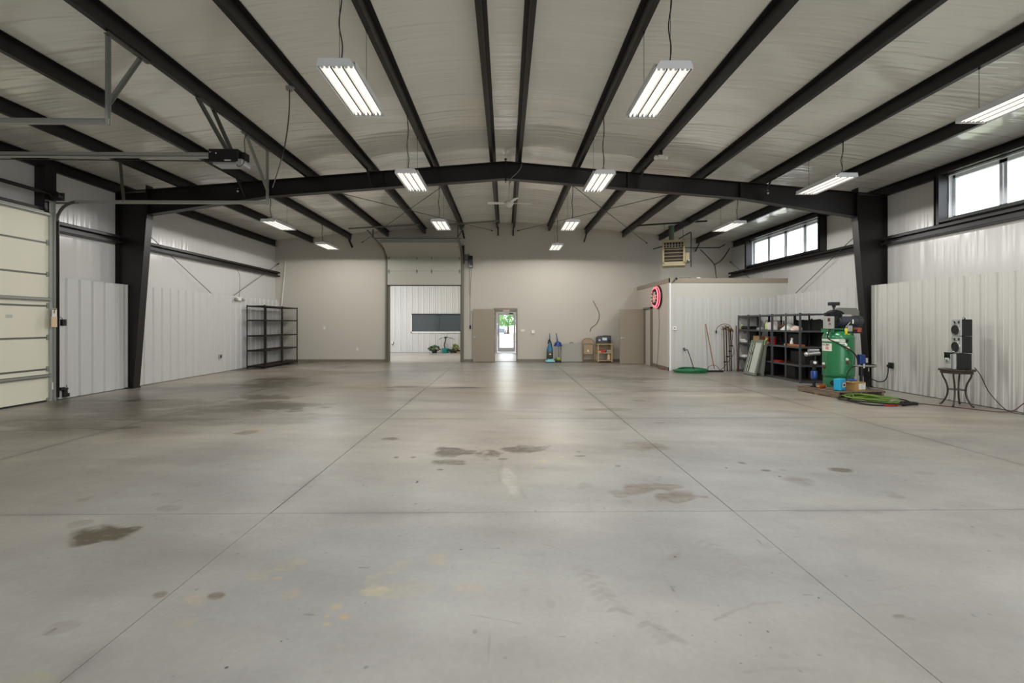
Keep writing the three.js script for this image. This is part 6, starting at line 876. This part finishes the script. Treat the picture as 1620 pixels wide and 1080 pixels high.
  // exit sign over the entrance door
  const c = document.createElement('canvas'); c.width = 128; c.height = 64; const x = c.getContext('2d'); x.fillStyle = '#f2e6e0'; x.fillRect(0, 0, 128, 64); x.fillStyle = '#d03028'; x.font = 'bold 46px sans-serif'; x.textAlign = 'center'; x.textBaseline = 'middle'; x.fillText('EXIT', 64, 33);
  const tex = new THREE.CanvasTexture(c); tex.colorSpace = THREE.SRGBColorSpace;
  t = thing('exit_sign', 'small exit sign with red letters above the glazed entrance door', 'sign', [0.03, 2.25, -25.16]); part(t, 'body', rbox(0.34, 0.18, 0.05, 0.01, 0, 0, 0), M.white);
  const face = shade(new THREE.Mesh(new THREE.BoxGeometry(0.31, 0.15, 0.004).translate(0, 0, 0.028), mat('#ffffff', 0.5, 0, { map: tex, emissive: '#ffffff', emissiveMap: tex, emissiveIntensity: 0.25 }))); face.name = 'sign_face'; t.add(face);
}
// ceiling lamps of the room and the passage beyond
for (const [x, z, y, w, d, where, k] of [[-6.2, -22.1, 4.38, 1.2, 0.6, 'left part of the room beyond the sectional door', 46], [-3.0, -22.1, 4.38, 1.2, 0.6, 'right part of the room beyond the sectional door', 46], [0.03, -21.6, 2.58, 0.6, 1.2, 'passage behind the open doorway', 30]]) {
  const t = thing('ceiling_panel_light', `flat white ceiling lamp in the ${where}`, 'ceiling light', [x, y, z]);
  part(t, 'frame', [slabBox(-w / 2 - 0.03, w / 2 + 0.03, -0.03, 0.015, -d / 2 - 0.03, -d / 2), slabBox(-w / 2 - 0.03, w / 2 + 0.03, -0.03, 0.015, d / 2, d / 2 + 0.03), slabBox(-w / 2 - 0.03, -w / 2, -0.03, 0.015, -d / 2, d / 2), slabBox(w / 2, w / 2 + 0.03, -0.03, 0.015, -d / 2, d / 2)], M.white);
  part(t, 'diffuser', slabBox(-w / 2, w / 2, -0.012, 0.0, -d / 2, d / 2), M.tube);
  const l = new THREE.RectAreaLight('#fff6ee', k, w - 0.02, d - 0.02); l.position.set(x, y - 0.02, z); l.rotation.x = -Math.PI / 2; l.name = 'lamp'; scene.add(l);
}
// ------------------------------------------------------------------ outside
struct('ground', slabBox(-60, 60, -0.3, -0.1, -90, -25.5), M.asphalt);
struct('ground_yard', slabBox(-40, 40, -0.3, -0.1, 4.2, 40), M.asphalt);
struct('ground_side', slabBox(9.5, 50, -0.3, -0.1, -25.5, 4.2), M.lawn);
struct('lawn_far', slabBox(-30, 30, -0.11, -0.06, -75, -46), M.lawn);
{
  let t = thing('tree', 'green broadleaf tree seen through the glazed entrance door', 'tree', [0.25, -0.1, -50]);
  part(t, 'trunk', tube([V(0, 0, 0), V(0.05, 0.7, 0), V(0, 1.4, 0.1), V(0.1, 2.2, 0)], 0.1, 20, 8), M.stem); const cr = part(t, 'foliage', leafCloud(700, 1.5, 0.95, 1.4, 0.32, 5).translate(0, 2.2, 0), mat('#6f9a58', 0.8)); 
  t = thing('tree', 'paler green tree farther behind, seen through the entrance door', 'tree', [-1.4, -0.1, -64]); part(t, 'trunk', tube([V(0, 0, 0), V(0, 1.5, 0), V(0.1, 3, 0)], 0.2, 12, 8), M.stem); part(t, 'foliage', leafCloud(800, 2.6, 1.6, 2, 0.6, 8).translate(0, 4.2, 0), mat('#8fb27a', 0.8));
  t = thing('car', 'dark grey blue car parked outside the entrance door', 'car', [-0.75, -0.1, -74], 1.45);
  part(t, 'body', poly([[-2.1, 0.3], [2.1, 0.3], [2.15, 0.75], [1.4, 0.9], [0.7, 1.4], [-0.9, 1.42], [-1.7, 0.95], [-2.15, 0.85]], 1.6, 0.05).translate(0, 0, -0.8), mat('#6f7784', 0.3)); part(t, 'window', [poly([[0.55, 0.95], [1.15, 0.95], [0.6, 1.32], [0.0, 1.34], [0, 0.95]], 1.72).translate(0, 0, -0.86), poly([[-0.1, 0.95], [-0.1, 1.34], [-0.8, 1.34], [-1.35, 0.95]], 1.72).translate(0, 0, -0.86)], M.darkGlass);
  for (const [x, zz] of [[-1.3, 0.8], [1.3, 0.8], [-1.3, -0.8], [1.3, -0.8]]) part(t, 'wheel', cyl(0.32, 0.2, 0, 0, 0, 20).rotateX(Math.PI / 2).translate(x, 0.32, zz), M.rubber);
  t = thing('low_wall', 'low pinkish stone wall outside the entrance door', 'wall', [0, -0.1, -42]); part(t, 'wall_body', box(7, 0.6, 0.3, 0, 0.3, 0), mat('#e2d2c8', 0.9)); part(t, 'coping', box(7.1, 0.08, 0.38, 0, 0.64, 0), M.render);
}

renderer.render(scene, camera);
